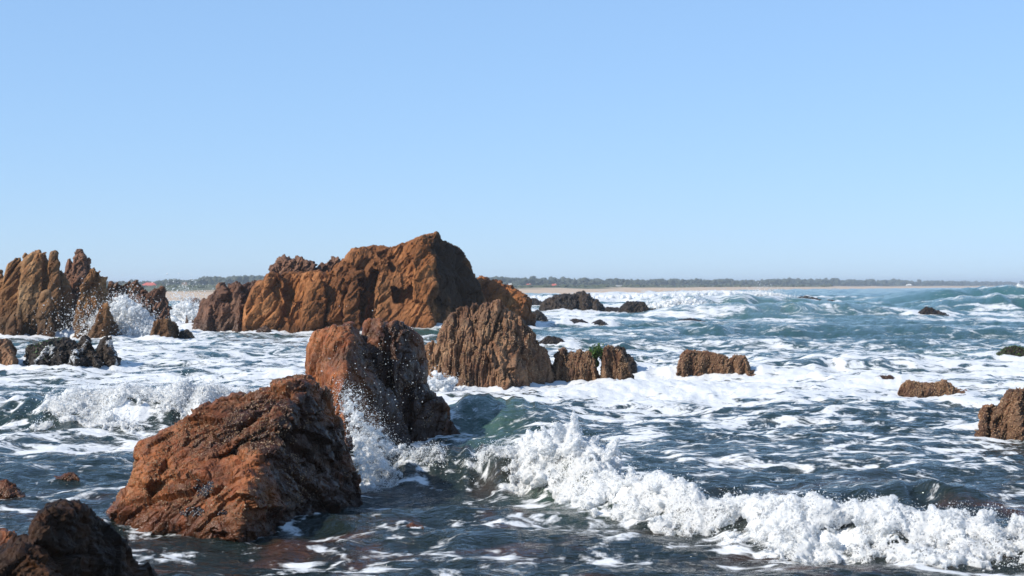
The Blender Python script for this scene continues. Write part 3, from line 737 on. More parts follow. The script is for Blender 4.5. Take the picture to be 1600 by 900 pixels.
def sea_mat():
    m = newmat('sea_water')
    n = N(m)
    tc = n.add('ShaderNodeTexCoord').outputs['Object']
    A = lambda k: n.add('ShaderNodeAttribute', attribute_name=k).outputs['Fac']
    foam, aer_, gr = A('foam'), A('aer'), A('green')
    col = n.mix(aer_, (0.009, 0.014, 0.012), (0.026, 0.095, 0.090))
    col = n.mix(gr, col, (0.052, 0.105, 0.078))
    # brown weed and stones seen through the shallow water
    bed = n.noise(tc, 0.9, 5, 0.6, 0.5)
    shallow = n.smooth(aer_, 0.12, 0.0)
    col = n.mix(n.math('MULTIPLY', n.smooth(bed, 0.50, 0.68), n.math('MULTIPLY', n.smooth(aer_, 0.0, 0.04, 1, 0), 0.75)), col, (0.062, 0.025, 0.013))
    w = n.add('ShaderNodeBsdfPrincipled')
    n.link(col, w.inputs['Base Color'])
    w.inputs['Roughness'].default_value = 0.07
    w.inputs['IOR'].default_value = 1.333
    r1 = n.noise(n.mapping(tc, (0.75, 1.25, 1)), 5.0, 5, 0.6, 0.4)
    r2 = n.noise(n.mapping(tc, (0.8, 1.2, 1)), 18.0, 3, 0.5)
    hh = n.math('ADD', r1, n.math('MULTIPLY', r2, 0.25))
    wb_ = n.bump(hh, 0.8, 0.13)
    n.link(wb_, w.inputs['Normal'])
    # foam: patches with torn, lacy edges
    s1 = n.noise(n.mapping(tc, (0.8, 1.15, 1)), 1.15, 9, 0.68, 1.4)
    s2 = n.noise(n.mapping(tc, (0.9, 1.0, 1)), 0.20, 10, 0.74, 0.9)
    sx = n.mix(n.smooth(aer_, 0.2, 0.75), s1, s2)
    dv = n.add('ShaderNodeVectorMath', operation='ADD')
    wn_ = n.add('ShaderNodeTexNoise'); n.link(tc, wn_.inputs['Vector']); wn_.inputs['Scale'].default_value = 1.6; wn_.inputs['Detail'].default_value = 3
    sc_ = n.add('ShaderNodeVectorMath', operation='SCALE'); n.link(wn_.outputs['Color'], sc_.inputs[0]); sc_.inputs['Scale'].default_value = 0.55
    n.link(tc, dv.inputs[0]); n.link(sc_.outputs[0], dv.inputs[1])
    lace = n.smooth(n.voronoi(dv.outputs[0], 2.3, 'DISTANCE_TO_EDGE'), 0.0, 0.34)
    lace2 = n.smooth(n.voronoi(dv.outputs[0], 6.5, 'DISTANCE_TO_EDGE'), 0.0, 0.36)
    bub = n.noise(tc, 16.0, 3, 0.65)
    lac = n.math('ADD', n.math('MULTIPLY', n.math('SUBTRACT', lace, 0.45), 0.34), n.math('MULTIPLY', n.math('SUBTRACT', lace2, 0.45), 0.22))
    lac = n.math('SUBTRACT', lac, n.math('MULTIPLY', n.math('SUBTRACT', bub, 0.5), 0.25))
    nz = n.math('SUBTRACT', n.smooth(sx, 0.27, 0.73), n.math('MULTIPLY', lac, n.smooth(aer_, 0.0, 0.3, 0.85, 0.15)))
    edge = n.math('SUBTRACT', 1.0, foam)
    mask = n.smooth(nz, n.math('SUBTRACT', edge, 0.10), n.math('ADD', edge, 0.20))
    fb = n.add('ShaderNodeBsdfPrincipled')
    fb.inputs['Base Color'].default_value = (0.60, 0.61, 0.615, 1)
    fb.inputs['Roughness'].default_value = 0.55
    fn = n.noise(tc, 26.0, 4, 0.7)
    fn2 = n.noise(tc, 4.5, 4, 0.6)
    fh = n.math('ADD', n.math('MULTIPLY', fn, 0.3), n.math('ADD', fn2, n.math('MULTIPLY', mask, 0.35)))
    n.link(n.bump(fh, 0.6, 0.05), fb.inputs['Normal'])
    mx = n.add('ShaderNodeMixShader')
    n.link(n.math('MULTIPLY', mask, 0.97), mx.inputs[0])
    n.link(w.outputs[0], mx.inputs[1]); n.link(fb.outputs[0], mx.inputs[2])
    n.out(mx.outputs[0])
    return m
M['sea'] = sea_mat()
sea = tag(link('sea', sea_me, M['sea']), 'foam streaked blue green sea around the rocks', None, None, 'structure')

# ------------------------------------------------------------------ the far shore
CX = np.array([-900, -300, -90, -40, 10, 60, 130, 330, 900, 2600, 6000])
CY = np.array([60, 90, 115, 140, 290, 420, 600, 980, 1900, 4200, 9000])
gy = np.concatenate([np.linspace(60, 700, 90), np.linspace(715, 2500, 45), np.linspace(2600, 11000, 20)])
gx = np.linspace(-1, 1, 150)
GY = np.repeat(gy, len(gx)); GX = np.tile(gx, len(gy)) * (GY * 0.62 + 40)
dist = (GY - np.interp(GX, CX, CY)) * 0.7
gz = np.clip(dist * 0.02, -1.2, 0.45) + np.clip((dist - 60) / 60, 0, 1) * (0.35 + 0.5 * fbm2(GX / 22, GY / 30, 3, 5)) * np.interp(GY, [100, 400], [0.4, 1])
gi = np.arange(len(GX)).reshape(len(gy), len(gx))
land_me = mesh_from('beach', np.stack([GX, GY, gz], 1), np.stack([gi[:-1, :-1], gi[:-1, 1:], gi[1:, 1:], gi[1:, :-1]], -1).reshape(-1, 4))
attr(land_me, 'grass', np.clip((dist - 105 + 30 * fbm2(GX / 40, GY / 40, 3, 8)) / 25, 0, 1))
m = newmat('sand_and_dune_grass'); n = N(m)
tc = n.add('ShaderNodeTexCoord').outputs['Object']
g = n.add('ShaderNodeAttribute', attribute_name='grass').outputs['Fac']
nz = n.noise(tc, 0.06, 6, 0.65)
sand = n.ramp(nz, [(0.3, (0.36, 0.26, 0.18)), (0.7, (0.46, 0.36, 0.26))])
grs = n.ramp(nz, [(0.3, (0.035, 0.048, 0.024)), (0.5, (0.06, 0.07, 0.035)), (0.7, (0.12, 0.115, 0.07))])
b = n.add('ShaderNodeBsdfPrincipled'); n.link(n.mix(g, sand, grs), b.inputs['Base Color']); b.inputs['Roughness'].default_value = 0.9
n.out(b.outputs[0])
tag(link('beach', land_me, m), 'pale sand beach with dune grass behind it on the far shore', None, None, 'structure')

def ico(sub):
    bm = bmesh.new()
    bmesh.ops.create_icosphere(bm, subdivisions=sub, radius=1.0)
    v = np.array([q.co[:] for q in bm.verts]); f = np.array([[q.index for q in fc.verts] for fc in bm.faces])
    bm.free()
    return v, f
ICO1, ICO2, ICO3 = ico(1), ico(2), ico(3)
OCT = (np.array([[1,0,0],[-1,0,0],[0,1,0],[0,-1,0],[0,0,1],[0,0,-1]], float),
       np.array([[0,2,4],[2,1,4],[1,3,4],[3,0,4],[2,0,5],[1,2,5],[3,1,5],[0,3,5]]))

def scatter(shape, pos, rad, rot=False, sq=None):
    """Many copies of a small shape as one vertex / face list."""
    v, f = shape
    pos = np.asarray(pos, float); rad = np.asarray(rad, float)
    k = len(pos)
    vv = np.repeat(v[None], k, 0)
    if sq is not None:
        vv = vv * sq[:, None, :]
    if rot:
        a = rng.uniform(0, 6.283, k); c_, s_ = np.cos(a), np.sin(a)
        b_ = rng.uniform(0, 6.283, k); c2, s2 = np.cos(b_), np.sin(b_)
        x = vv[..., 0] * c_[:, None] - vv[..., 1] * s_[:, None]
        y = vv[..., 0] * s_[:, None] + vv[..., 1] * c_[:, None]
        z = vv[..., 2]
        vv = np.stack([x, y * c2[:, None] - z * s2[:, None], y * s2[:, None] + z * c2[:, None]], -1)
    vv = vv * (rad[:, None, None] if rad.ndim == 1 else rad[:, None, :]) + pos[:, None]
    ff = (f[None] + (np.arange(k) * len(v))[:, None, None])
    return vv.reshape(-1, 3), ff.reshape(-1, f.shape[1])

# the wood along the shore: crowns of many leaf clumps standing on trunks, too far off to tell apart
tv, tf, off = [], [], 0
tpos, trad = [], []
for k in range(1900):
    px = rng.uniform(90, 1680)
    Yt = np.interp(px, [100, 420, 800, 1200, 1500, 1650], [820, 900, 950, 1300, 2000, 2800]) * rng.uniform(0.96, 1.25)
    top = np.interp(px, [100, 205, 250, 300, 330, 420, 780, 850, 1000, 1280, 1400, 1500, 1600], [441, 441, 440, 437, 433, 432, 434.5, 435.5, 437.5, 437.5, 438.5, 440, 442]) + rng.normal(0, 1.3) - 0.6
    p = P(px, top, Yt)
    hgt = p[2] - 0.5
    nb = int(rng.integers(3, 6))
    for j in range(nb):
        w = hgt * rng.uniform(0.22, 0.36)
        tpos.append((p[0] + rng.normal(0, hgt * 0.35), Yt + rng.normal(0, hgt * 0.4), 0.5 + max(0.15, rng.uniform(0.2, 1.0)) * (hgt - w * 0.7)))
        trad.append((w * rng.uniform(0.8, 1.3), w, w * rng.uniform(0.6, 0.9)))
v, f = scatter(ICO1, tpos, np.array(trad), rot=False)
v = v + 0.35 * np.stack([fbm3(v, 0.5, 2, 3), fbm3(v, 0.5, 2, 13), fbm3(v, 0.5, 2, 23)], 1) * 3
wood_me = mesh_from('coastal_wood', v, f, smooth=False)
m = newmat('far_foliage'); n = N(m)
tc = n.add('ShaderNodeTexCoord').outputs['Object']
b = n.add('ShaderNodeBsdfPrincipled')
n.link(n.ramp(n.noise(tc, 0.12, 5, 0.7), [(0.3, (0.016, 0.024, 0.013)), (0.5, (0.026, 0.036, 0.019)), (0.7, (0.042, 0.05, 0.028))]), b.inputs['Base Color'])
b.inputs['Roughness'].default_value = 0.8
n.out(b.outputs[0])
M['foliage'] = m
tag(link('coastal_wood', wood_me, m), 'far dark green wood along the low shore at the horizon', 'wood', None, 'stuff')
# scrub on the dunes
spos, srad = [], []
for k in range(1300):
    px = rng.uniform(100, 1300)
    Yt = np.interp(px, [100, 420, 800, 1200], [520, 560, 560, 950]) * rng.uniform(0.9, 1.5)
    w = rng.uniform(0.6, 1.6)
    p = P(px, 450, Yt)
    spos.append((p[0], Yt, 0.5 + w * 0.3)); srad.append((w * rng.uniform(1, 2.2), w * 1.3, w * rng.uniform(0.6, 0.95)))
v, f = scatter(ICO1, spos, np.array(srad))
v = v + 0.5 * np.stack([fbm3(v, 0.9, 2, 3), fbm3(v, 0.9, 2, 13), fbm3(v, 0.9, 2, 23)], 1)
m = newmat('dune_scrub'); n = N(m)
tc = n.add('ShaderNodeTexCoord').outputs['Object']
b = n.add('ShaderNodeBsdfPrincipled')
n.link(n.ramp(n.noise(tc, 0.08, 5, 0.7), [(0.3, (0.025, 0.036, 0.018)), (0.5, (0.045, 0.058, 0.03)), (0.7, (0.085, 0.09, 0.055))]), b.inputs['Base Color'])
b.inputs['Roughness'].default_value = 0.9
n.out(b.outputs[0])
tag(link('dune_scrub', mesh_from('dune_scrub', v, f, False), m), 'pale green scrub on the low dunes of the far shore', 'scrub', None, 'stuff')

# far houses
def plain(name, c, rough=0.7):
    m = newmat(name); n = N(m)
    tc = n.add('ShaderNodeTexCoord').outputs['Object']
    b = n.add('ShaderNodeBsdfPrincipled')
    nz = n.noise(tc, 0.9, 5, 0.65)
    n.link(n.mix(nz, tuple(x * 0.82 for x in c), tuple(min(1, x * 1.12) for x in c)), b.inputs['Base Color'])
    b.inputs['Roughness'].default_value = rough
    n.out(b.outputs[0])
    return m
M['white'] = plain('white_render', (0.72, 0.70, 0.66))
M['beige'] = plain('beige_render', (0.50, 0.42, 0.32))
M['grey'] = plain('grey_render', (0.42, 0.43, 0.42))
M['redroof'] = plain('red_roof_tiles', (0.42, 0.09, 0.06))
M['brownroof'] = plain('brown_roof', (0.16, 0.11, 0.08))
M['pane'] = plain('window_glass', (0.05, 0.06, 0.07), 0.2)
def box_me(name, x0, x1, y0, y1, z0, z1):
    v = [(x, y, z) for z in (z0, z1) for y in (y0, y1) for x in (x0, x1)]
    f = [(0, 2, 3, 1), (4, 5, 7, 6), (0, 1, 5, 4), (1, 3, 7, 5), (3, 2, 6, 7), (2, 0, 4, 6)]
    return mesh_from(name, v, f, False)
def house(label, px, py_top, wpx, Y, wall, roof, pitch=0.45, flat=False, nwin=3, group='houses on the far shore'):
    t = P(px, py_top, Y)
    w = wpx / F * Y
    zb = 0.15
    d = w * 0.7
    h = t[2] - zb
    rh = 0 if flat else h * pitch
    o = link('house', None, loc=(t[0], Y, zb))
    tag(o, label, 'house', group)
    link('wall', box_me('wall', -w / 2, w / 2, 0, d, 0, h - rh), M[wall], o)
    e = w * 0.06
    if flat:
        link('roof', box_me('roof', -w / 2 - e, w / 2 + e, -e, d + e, h + 0.004, h + 0.16), M[roof], o)
    else:
        z0, z1 = h - rh + 0.004, h
        v = [(-w/2-e, -e, z0), (w/2+e, -e, z0), (w/2+e, d+e, z0), (-w/2-e, d+e, z0), (-w/2*0.55, d/2, z1), (w/2*0.55, d/2, z1)]
        me = bpy.data.meshes.new('roof')
        me.from_pydata(v, [], [(0,1,5,4),(1,2,5),(2,3,4,5),(3,0,4),(3,2,1,0)])
        r = link('roof', me, M[roof], o)
        link('chimney', box_me('chimney', w * 0.12, w * 0.2, d * 0.55, d * 0.68, h - rh * 0.5, h + rh * 0.25), M[wall], r)
    for k in range(nwin):
        cx_ = -w / 2 + (k + 0.5) * w / nwin
        link('window', box_me('window', cx_ - w * 0.06, cx_ + w * 0.06, -0.05, 0.02, (h - rh) * 0.35, (h - rh) * 0.75), M['pane'], o)
house('white house with a red hipped roof above the reddish pillar', 232, 441.5, 22, 600, 'white', 'redroof')
house('beige two storey house left of the sloping rock', 288, 441, 9, 620, 'beige', 'brownroof', 0.3, False, 2)
house('low grey white shed on the left dunes by the beige house', 276, 451, 13, 590, 'grey', 'grey', flat=True)
house('small white hut on the dunes left of the sloping rock', 306, 447, 6, 620, 'white', 'white', flat=True, nwin=1)
house('long pale pink house just above the sloping rock', 337, 447.5, 22, 600, 'beige', 'white', flat=True, nwin=4)
house('tiny white house nearest the orange rock on the far shore', 797, 443, 5, 640, 'white', 'white', flat=True, nwin=1)
house('red roofed house second from the orange rock on the far shore', 826, 443.5, 11, 660, 'white', 'redroof')
house('pale red roofed house above the longest surf rock', 866, 443.5, 10, 700, 'beige', 'redroof')
house('white house above the humped surf rock on the far shore', 967, 446, 9, 760, 'white', 'white', flat=True)
house('white house above the far surf line in the middle distance', 1066, 447, 9, 900, 'white', 'white', flat=True)
house('lone white house on the far shore near the right', 1421, 444, 8, 1400, 'white', 'white', 0.4)

# ------------------------------------------------------------------ white water
TET = (np.array([[1, 1, 1], [-1, -1, 1], [-1, 1, -1], [1, -1, -1]], float) * 0.75, np.array([[0, 1, 3], [0, 2, 1], [0, 3, 2], [1, 2, 3]]))
def froth_mat(name, gaps, scale=1.0, thr=0.36):
    m = newmat(name); n = N(m)
    tc = n.add('ShaderNodeTexCoord').outputs['Object']
    d = n.add('ShaderNodeBsdfPrincipled')
    d.inputs['Base Color'].default_value = (0.84, 0.85, 0.86, 1)
    d.inputs['Roughness'].default_value = 0.35
    t = n.add('ShaderNodeBsdfTranslucent')
    t.inputs['Color'].default_value = (0.84, 0.87, 0.89, 1)
    fn = n.noise(tc, 45.0, 5, 0.7)
    bu = n.bump(fn, 0.7, 0.02)
    n.link(bu, d.inputs['Normal'])
    mx = n.add('ShaderNodeMixShader'); mx.inputs[0].default_value = 0.5
    n.link(d.outputs[0], mx.inputs[1]); n.link(t.outputs[0], mx.inputs[2])
    # gaps between bubbles and drops let the water behind show
    g1 = n.noise(tc, 60.0 * scale, 3, 0.7)
    g2 = n.noise(tc, 7.0 * scale, 4, 0.6)
    gap = n.smooth(n.math('ADD', g1, n.math('MULTIPLY', n.math('SUBTRACT', g2, 0.5), 0.9)), thr, thr + 0.10, gaps, 0.0)
    tr = n.add('ShaderNodeBsdfTransparent')
    m2 = n.add('ShaderNodeMixShader')
    n.link(gap, m2.inputs[0]); n.link(mx.outputs[0], m2.inputs[1]); n.link(tr.outputs[0], m2.inputs[2])
    n.out(m2.outputs[0])
    return m
M['froth'] = froth_mat('white_froth', 0.9)
M['drop'] = froth_mat('white_drops', 0.0)
M['veil'] = froth_mat('thin_spray', 0.97, 1.0, 0.47)
M['farveil'] = froth_mat('far_thin_spray', 0.95, 0.22, 0.42)
M['farfroth'] = froth_mat('far_froth', 0.9, 0.22)

def froth_mesh(pos, rad, voxel, namp, nf, seed=0, soften=4):
    v, f = scatter(ICO2, pos, rad, rot=True)
    me = mesh_from('tmpf', v, f)
    o = bpy.data.objects.new('tmpf', me); COL.objects.link(o)
    md = o.modifiers.new('r', 'REMESH'); md.mode = 'VOXEL'; md.voxel_size = voxel
    dg = bpy.context.evaluated_depsgraph_get(); dg.update()
    out = bpy.data.meshes.new_from_object(o.evaluated_get(dg))
    bpy.data.objects.remove(o); bpy.data.meshes.remove(me)
    co = coords(out)
    ed = np.empty(len(out.edges) * 2, np.int32); out.edges.foreach_get('vertices', ed); ed = ed.reshape(-1, 2)
    ii = np.concatenate([ed[:, 0], ed[:, 1]]); jj = np.concatenate([ed[:, 1], ed[:, 0]])
    deg = np.maximum(np.bincount(ii, minlength=len(co)), 1)
    for _ in range(soften):
        co = 0.4 * co + 0.6 * np.stack([np.bincount(ii, co[jj, c], minlength=len(co)) for c in range(3)], 1) / deg[:, None]
    out.vertices.foreach_set('co', co.astype(np.float32).ravel()); out.update()
    nr = normals(out)
    d = namp * (fbm3(co, nf, 4, seed, 0.65) - 0.9 * np.abs(fbm3(co, nf * 0.6, 2, seed + 9)) + 0.2)
    co = co + nr * d[:, None]
    out.vertices.foreach_set('co', co.astype(np.float32).ravel())
    out.polygons.foreach_set('use_smooth', np.full(len(out.polygons), True))
    out.update()
    return out

def polyline(pts, k):
    p = np.array([P(*q) for q in pts])
    seg = np.linalg.norm(np.diff(p, axis=0), axis=1)
    s = np.concatenate([[0], np.cumsum(seg)])
    t = rng.uniform(0, s[-1], k)
    return np.stack([np.interp(t, s, p[:, i]) for i in range(3)], 1), t

def sea_z(x, y):
    return sea_height(np.asarray(x, float), np.asarray(y, float))[0]

def spray_object(name, label, bodies, drops, voxel, namp, nf, category='spray', seed=0, mat=None):
    """Froth body plus the drops thrown from it, as one thing nobody could count."""
    parts = []
    o = link(name, None)
    if bodies is not None:
        pos, rad = bodies
        me = froth_mesh(pos, rad, voxel, namp, nf, seed)
        parts.append(link('froth', me, M[mat or ('froth' if voxel < 0.03 else 'farfroth')], o))
    pos, rad = drops
    big_ = rad > np.quantile(rad, 0.95)
    tiny = rad < np.quantile(rad, 0.6)
    for sh, mk in ((ICO1, big_), (OCT, ~big_ & ~tiny), (TET, tiny)):
        sq = rng.uniform(0.7, 1.35, (mk.sum(), 3))
        v, f = scatter(sh, pos[mk], rad[mk], rot=True, sq=sq)
        parts.append(link('drops', mesh_from('drops', v, f), M['drop'], o))
    for p in parts:
        p['kind'] = 'stuff'
    tag(o, label, category, None, 'stuff')
    return o

# --- the foreground breaker
BW = [(810,700,14.0),(880,700,13.4),(960,750,12.5),(1080,790,11.6),(1200,812,11.0),(1400,815,10.7),(1600,838,10.3),(1900,850,9.8)]
c_, t_ = polyline(BW, 15000)
fr = rng.beta(1.2, 1.6, len(c_))                     # 0 at the crest, 1 at the foot
reach = 0.75 + 0.35 * perlin2(c_[:, 0] * 1.4, c_[:, 0] * 0, 4) * 1.5
x = c_[:, 0] + rng.normal(0, 0.05, len(c_)) - 0.10 * fr
y = c_[:, 1] - fr * reach + rng.normal(0, 0.03, len(c_))
zt = sea_z(x, y)
lum = np.clip(0.5 + 1.4 * perlin2(c_[:, 0] * 2.6, fr * 2, 14), 0, 1.6)
z = zt + rng.uniform(-0.05, 0.05, len(c_)) + (0.14 * lum) * (1 - fr) ** 1.2
r = 0.010 * (3.6 ** rng.uniform(0, 1, len(c_)) ** 1.6) * (1.15 - 0.5 * fr) * np.clip(0.5 + lum, 0.5, 1.2)
hole = perlin2(x * 2.2, y * 2.6, 22) + 0.7 * perlin2(x * 6, y * 6, 23)
keep = (hole > -0.8 + 0.85 * fr)
bp, br = [np.stack([x, y, z], 1)[keep]], [r[keep]]
# splash dome
k = 2600
a = rng.uniform(0, 6.283, k); e = np.arccos(rng.uniform(-0.2, 1, k))
cen = P(885, 745, 13.35)
sh = np.array([0.42, 0.34, 0.40])
nrm = np.stack([np.cos(a) * np.sin(e), np.sin(a) * np.sin(e), np.cos(e)], 1)
lum = 1 + 0.5 * perlin3(nrm[:, 0] * 2.2, nrm[:, 1] * 2.2, nrm[:, 2] * 2.2, 31) + 0.3 * perlin3(nrm[:, 0] * 6, nrm[:, 1] * 6, nrm[:, 2] * 6, 32)
dp = cen + nrm * sh * (lum * rng.uniform(0.8, 1.0, k))[:, None]
dp[:, 2] = np.maximum(dp[:, 2], 0.05)
bp.append(dp); br.append(0.012 * 3.4 ** (rng.uniform(0, 1, k) ** 1.6))
# jets and fingers of water thrown up
def jet(pts, r0, r1, k=60, wob=0.012):
    p = np.array([P(*q) for q in pts]); s = np.linspace(0, 1, len(p)); t = np.linspace(0, 1, k)
    q = np.stack([np.interp(t, s, p[:, i]) for i in range(3)], 1) + rng.normal(0, wob, (k, 3))
    return q, np.interp(t, [0, 1], [r0, r1]) * rng.uniform(0.8, 1.2, k)
JETS = [([(885,712,13.3),(892,690,13.3),(897,665,13.3),(896,641,13.3)], 0.05, 0.013), ([(878,712,13.35),(880,690,13.35),(876,662,13.35)], 0.045, 0.013),
        ([(900,712,13.3),(901,690,13.3),(900,655,13.3)], 0.05, 0.013), ([(862,706,13.3),(852,685,13.3),(848,668,13.3)], 0.03, 0.013), ([(868,705,13.3),(866,680,13.3),(868,660,13.3)], 0.03, 0.013),
        ([(945,722,12.9),(955,705,12.9),(958,694,12.9),(966,688,12.9),(968,685,12.9)], 0.03, 0.013), ([(955,700,12.9),(964,705,12.9),(972,718,12.9)], 0.016, 0.011),
        ([(915,700,13.2),(930,702,13.1),(945,712,13.0)], 0.035, 0.022), ([(1060,780,11.7),(1063,768,11.7),(1066,752,11.7)], 0.03, 0.012), ([(1128,800,11.4),(1136,782,11.4),(1138,772,11.4)], 0.03, 0.012),
        ([(1350,805,10.7),(1352,795,10.7),(1362,790,10.7)], 0.03, 0.012), ([(1395,800,10.7),(1402,793,10.7)], 0.03, 0.012), ([(1535,822,10.4),(1540,806,10.4),(1538,800,10.4)], 0.03, 0.012)]
for k_ in range(46):                                 # ragged fingers along the crest
    i_ = rng.integers(0, 8000)
    px_ = rng.uniform(960, 1640)
    py_ = np.interp(px_, [960, 1080, 1200, 1400, 1600, 1640], [748, 785, 806, 808, 830, 834])
    Y_ = np.interp(px_, [960, 1080, 1200, 1400, 1600], [12.5, 11.6, 11.0, 10.7, 10.3])
    h_ = rng.uniform(8, 30); l_ = rng.normal(0, 7)
    JETS.append(([(px_, py_ + 14, Y_), (px_ + 0.4 * l_, py_ - 0.5 * h_, Y_), (px_ + l_, py_ - h_, Y_)], rng.uniform(0.02, 0.035), 0.008))
for js, r0, r1 in JETS:
    q, rr = jet(js, r0, r1)
    bp.append(q); br.append(rr)
bp = np.concatenate(bp); br = np.concatenate(br)
# drops
def drops_from(src, k, up, spread, rmin, rmax, fall=0.6, low=None):
    i = rng.integers(0, len(src), k)
    q = src[i] + rng.normal(0, 1, (k, 3)) * np.array(spread)
    q[:, 2] += rng.exponential(up, k)
    r = rmin * (rmax / rmin) ** (rng.uniform(0, 1, k) ** 2.2)
    return q, r
d1 = drops_from(bp[:len(bp)], 30000, 0.014, (0.03, 0.04, 0.018), 0.002, 0.0075)
d2 = drops_from(bp[-1500:], 3000, 0.02, (0.04, 0.06, 0.02), 0.0015, 0.005)
d3 = drops_from(bp, 700, 0.06, (0.2, 0.25, 0.05), 0.0015, 0.005)
dr = (np.concatenate([d1[0], d2[0], d3[0]]), np.concatenate([d1[1], d2[1], d3[1]]))
spray_object('breaking_wave', 'white breaking wave with a splashing crest across the right foreground', (bp, br), dr, 0.014, 0.014, 52, 'wave', 1)

# --- froth on the wave between the foreground rock and the splash
c_, t_ = polyline([(585,705,14.6),(700,706,14.3),(815,703,13.9)], 2600)
fr = rng.beta(1.1, 1.8, len(c_))
x = c_[:, 0]; y = c_[:, 1] - fr * 0.5 + 0.1
keep = perlin2(x * 3, y * 4, 25) + 0.6 * perlin2(x * 9, y * 9, 26) > -0.1 + 0.6 * fr
x, y, fr = x[keep], y[keep], fr[keep]
z = sea_z(x, y) + rng.uniform(-0.03, 0.03, len(x))
bp = np.stack([x, y, z], 1); br = rng.uniform(0.006, 0.016, len(x))
# water running up between the rocks
jp, jr = [], []
for js, r0, r1 in [([(592,765,13.9),(570,700,14.3),(552,650,14.8),(540,612,15.2)], 0.07, 0.02), ([(600,740,14.2),(585,700,14.4),(572,660,14.9),(556,610,15.3)], 0.06, 0.015),
                   ([(575,760,13.7),(560,700,14.0),(545,655,14.3),(532,600,14.9)], 0.05, 0.014), ([(620,720,14.5),(600,690,14.9),(580,665,15.3)], 0.05, 0.016), ([(610,760,14.0),(590,730,14.2),(575,690,14.5)], 0.07, 0.03)]:
    q, rr = jet(js, r0, r1, 110, 0.05)
    jp.append(q); jr.append(rr * 0.75)
jp = np.concatenate(jp); jr = np.concatenate(jr)
allp = np.concatenate([bp, jp]); allr = np.concatenate([br, jr])
d1 = drops_from(allp, 9000, 0.015, (0.04, 0.05, 0.03), 0.002, 0.006)
d2 = drops_from(jp, 5000, 0.03, (0.06, 0.12, 0.06), 0.0015, 0.005)
spray_object('wave_froth', 'sparkling froth and spray running up between the foreground rock and dark twin rock', (allp, allr),
             (np.concatenate([d1[0], d2[0]]), np.concatenate([d1[1], d2[1]])), 0.0125, 0.016, 46, 'spray', 2, 'veil')

# --- breaker at the left
c_, t_ = polyline([(85,652,19.4),(130,627,20.0),(200,622,19.9),(330,617,20.1),(395,625,20.4)], 9000)
fr = rng.beta(1.1, 1.5, len(c_))
pxs = 800 + F * c_[:, 0] / c_[:, 1]
reach = np.interp(pxs, [80, 150, 300, 400], [1.0, 1.9, 1.3, 0.5])
x = c_[:, 0] + rng.normal(0, 0.1, len(c_)); y = c_[:, 1] - fr * reach + 0.2
keep = perlin2(x * 1.3, y * 1.6, 27) + 0.5 * perlin2(x * 4, y * 4, 28) > -0.35 + 0.75 * fr
x, y, fr = x[keep], y[keep], fr[keep]
lum = np.clip(0.5 + 1.3 * perlin2(x * 1.8, fr * 2, 15), 0, 1.5)
z = sea_z(x, y) + rng.uniform(-0.04, 0.03, len(x)) + 0.08 * lum * (1 - fr)
bp = np.stack([x, y, z], 1); br = 0.014 * 3.4 ** (rng.uniform(0, 1, len(x)) ** 1.6) * (1.1 - 0.5 * fr)
d1 = drops_from(bp, 9000, 0.03, (0.06, 0.08, 0.03), 0.004, 0.013)
d2 = drops_from(bp, 1500, 0.10, (0.3, 0.3, 0.05), 0.004, 0.011)
spray_object('breaking_wave', 'white breaking wave at the left behind the foreground rock', (bp, br), (np.concatenate([d1[0], d2[0]]), np.concatenate([d1[1], d2[1]])), 0.021, 0.022, 32, 'wave', 3)

# --- burst of spray between the pinnacles
def burst(cx, base, w, h, Y, k, rmin, rmax, dy=0.6, lean=0.0):
    t = rng.beta(1.2, 1.6, k)
    u = rng.normal(0, 0.42, k)
    px = cx + u * w * (1 - 0.35 * t) + lean * t * w
    py = base - t * h * (1 - 0.35 * np.abs(u))
    Yk = Y + rng.normal(0, dy, k)
    q = np.stack([P(a_, b_, c2) for a_, b_, c2 in zip(px, py, Yk)])
    return q, rng.uniform(rmin, rmax, k) * (1 - 0.45 * t)
b1, r1_ = burst(200, 528, 60, 70, 54.0, 1500, 0.04, 0.17, 0.4, -0.15)
b2, r2_ = burst(225, 531, 90, 22, 53.2, 900, 0.03, 0.10, 0.4)
b3, r3_ = burst(150, 528, 60, 40, 53.0, 120, 0.04, 0.10, 0.3)
d1 = drops_from(np.concatenate([b1, b2, b3]), 9000, 0.10, (0.2, 0.3, 0.15), 0.009, 0.028)
dx = np.stack([P(a_, b_, 52.6 + c2) for a_, b_, c2 in zip(rng.normal(155, 45, 2000), rng.normal(502, 24, 2000), rng.normal(0, 0.5, 2000))])
dxr = 0.006 * (4.2 ** (rng.uniform(0, 1, len(dx)) ** 2.0))
ok = dx[:, 2] > 0.0
spray_object('spray_burst', 'white burst of spray with flying drops among the left pinnacles', (np.concatenate([b1, b2, b3]), np.concatenate([r1_, r2_, r3_])),
             (np.concatenate([d1[0], dx[ok]]), np.concatenate([d1[1], dxr[ok]])), 0.04, 0.06, 12.0, 'spray', 4, 'farveil')
b1, r1_ = burst(288, 510, 50, 42, 74, 800, 0.05, 0.16, 0.6, 0.1)
d1 = drops_from(b1, 3000, 0.3, (0.5, 0.5, 0.4), 0.015, 0.04)
spray_object('spray_burst', 'white surf bursting behind the thin finger rocks', (b1, r1_), d1, 0.06, 0.14, 3.5, 'spray', 5)
b1, r1_ = burst(1192, 476, 60, 20, 136, 800, 0.07, 0.22, 1.0, 0.1)
d1 = drops_from(b1, 3000, 0.25, (0.5, 0.6, 0.25), 0.018, 0.04)
spray_object('spray_burst', 'white burst of surf left of the low dark rock on the far swell', (b1, r1_), d1, 0.09, 0.2, 2.2, 'spray', 6)
b1, r1_ = burst(1062, 482, 70, 16, 112, 800, 0.06, 0.2, 1.5, 0.1)
d1 = drops_from(b1, 2500, 0.2, (0.5, 0.6, 0.2), 0.015, 0.035)
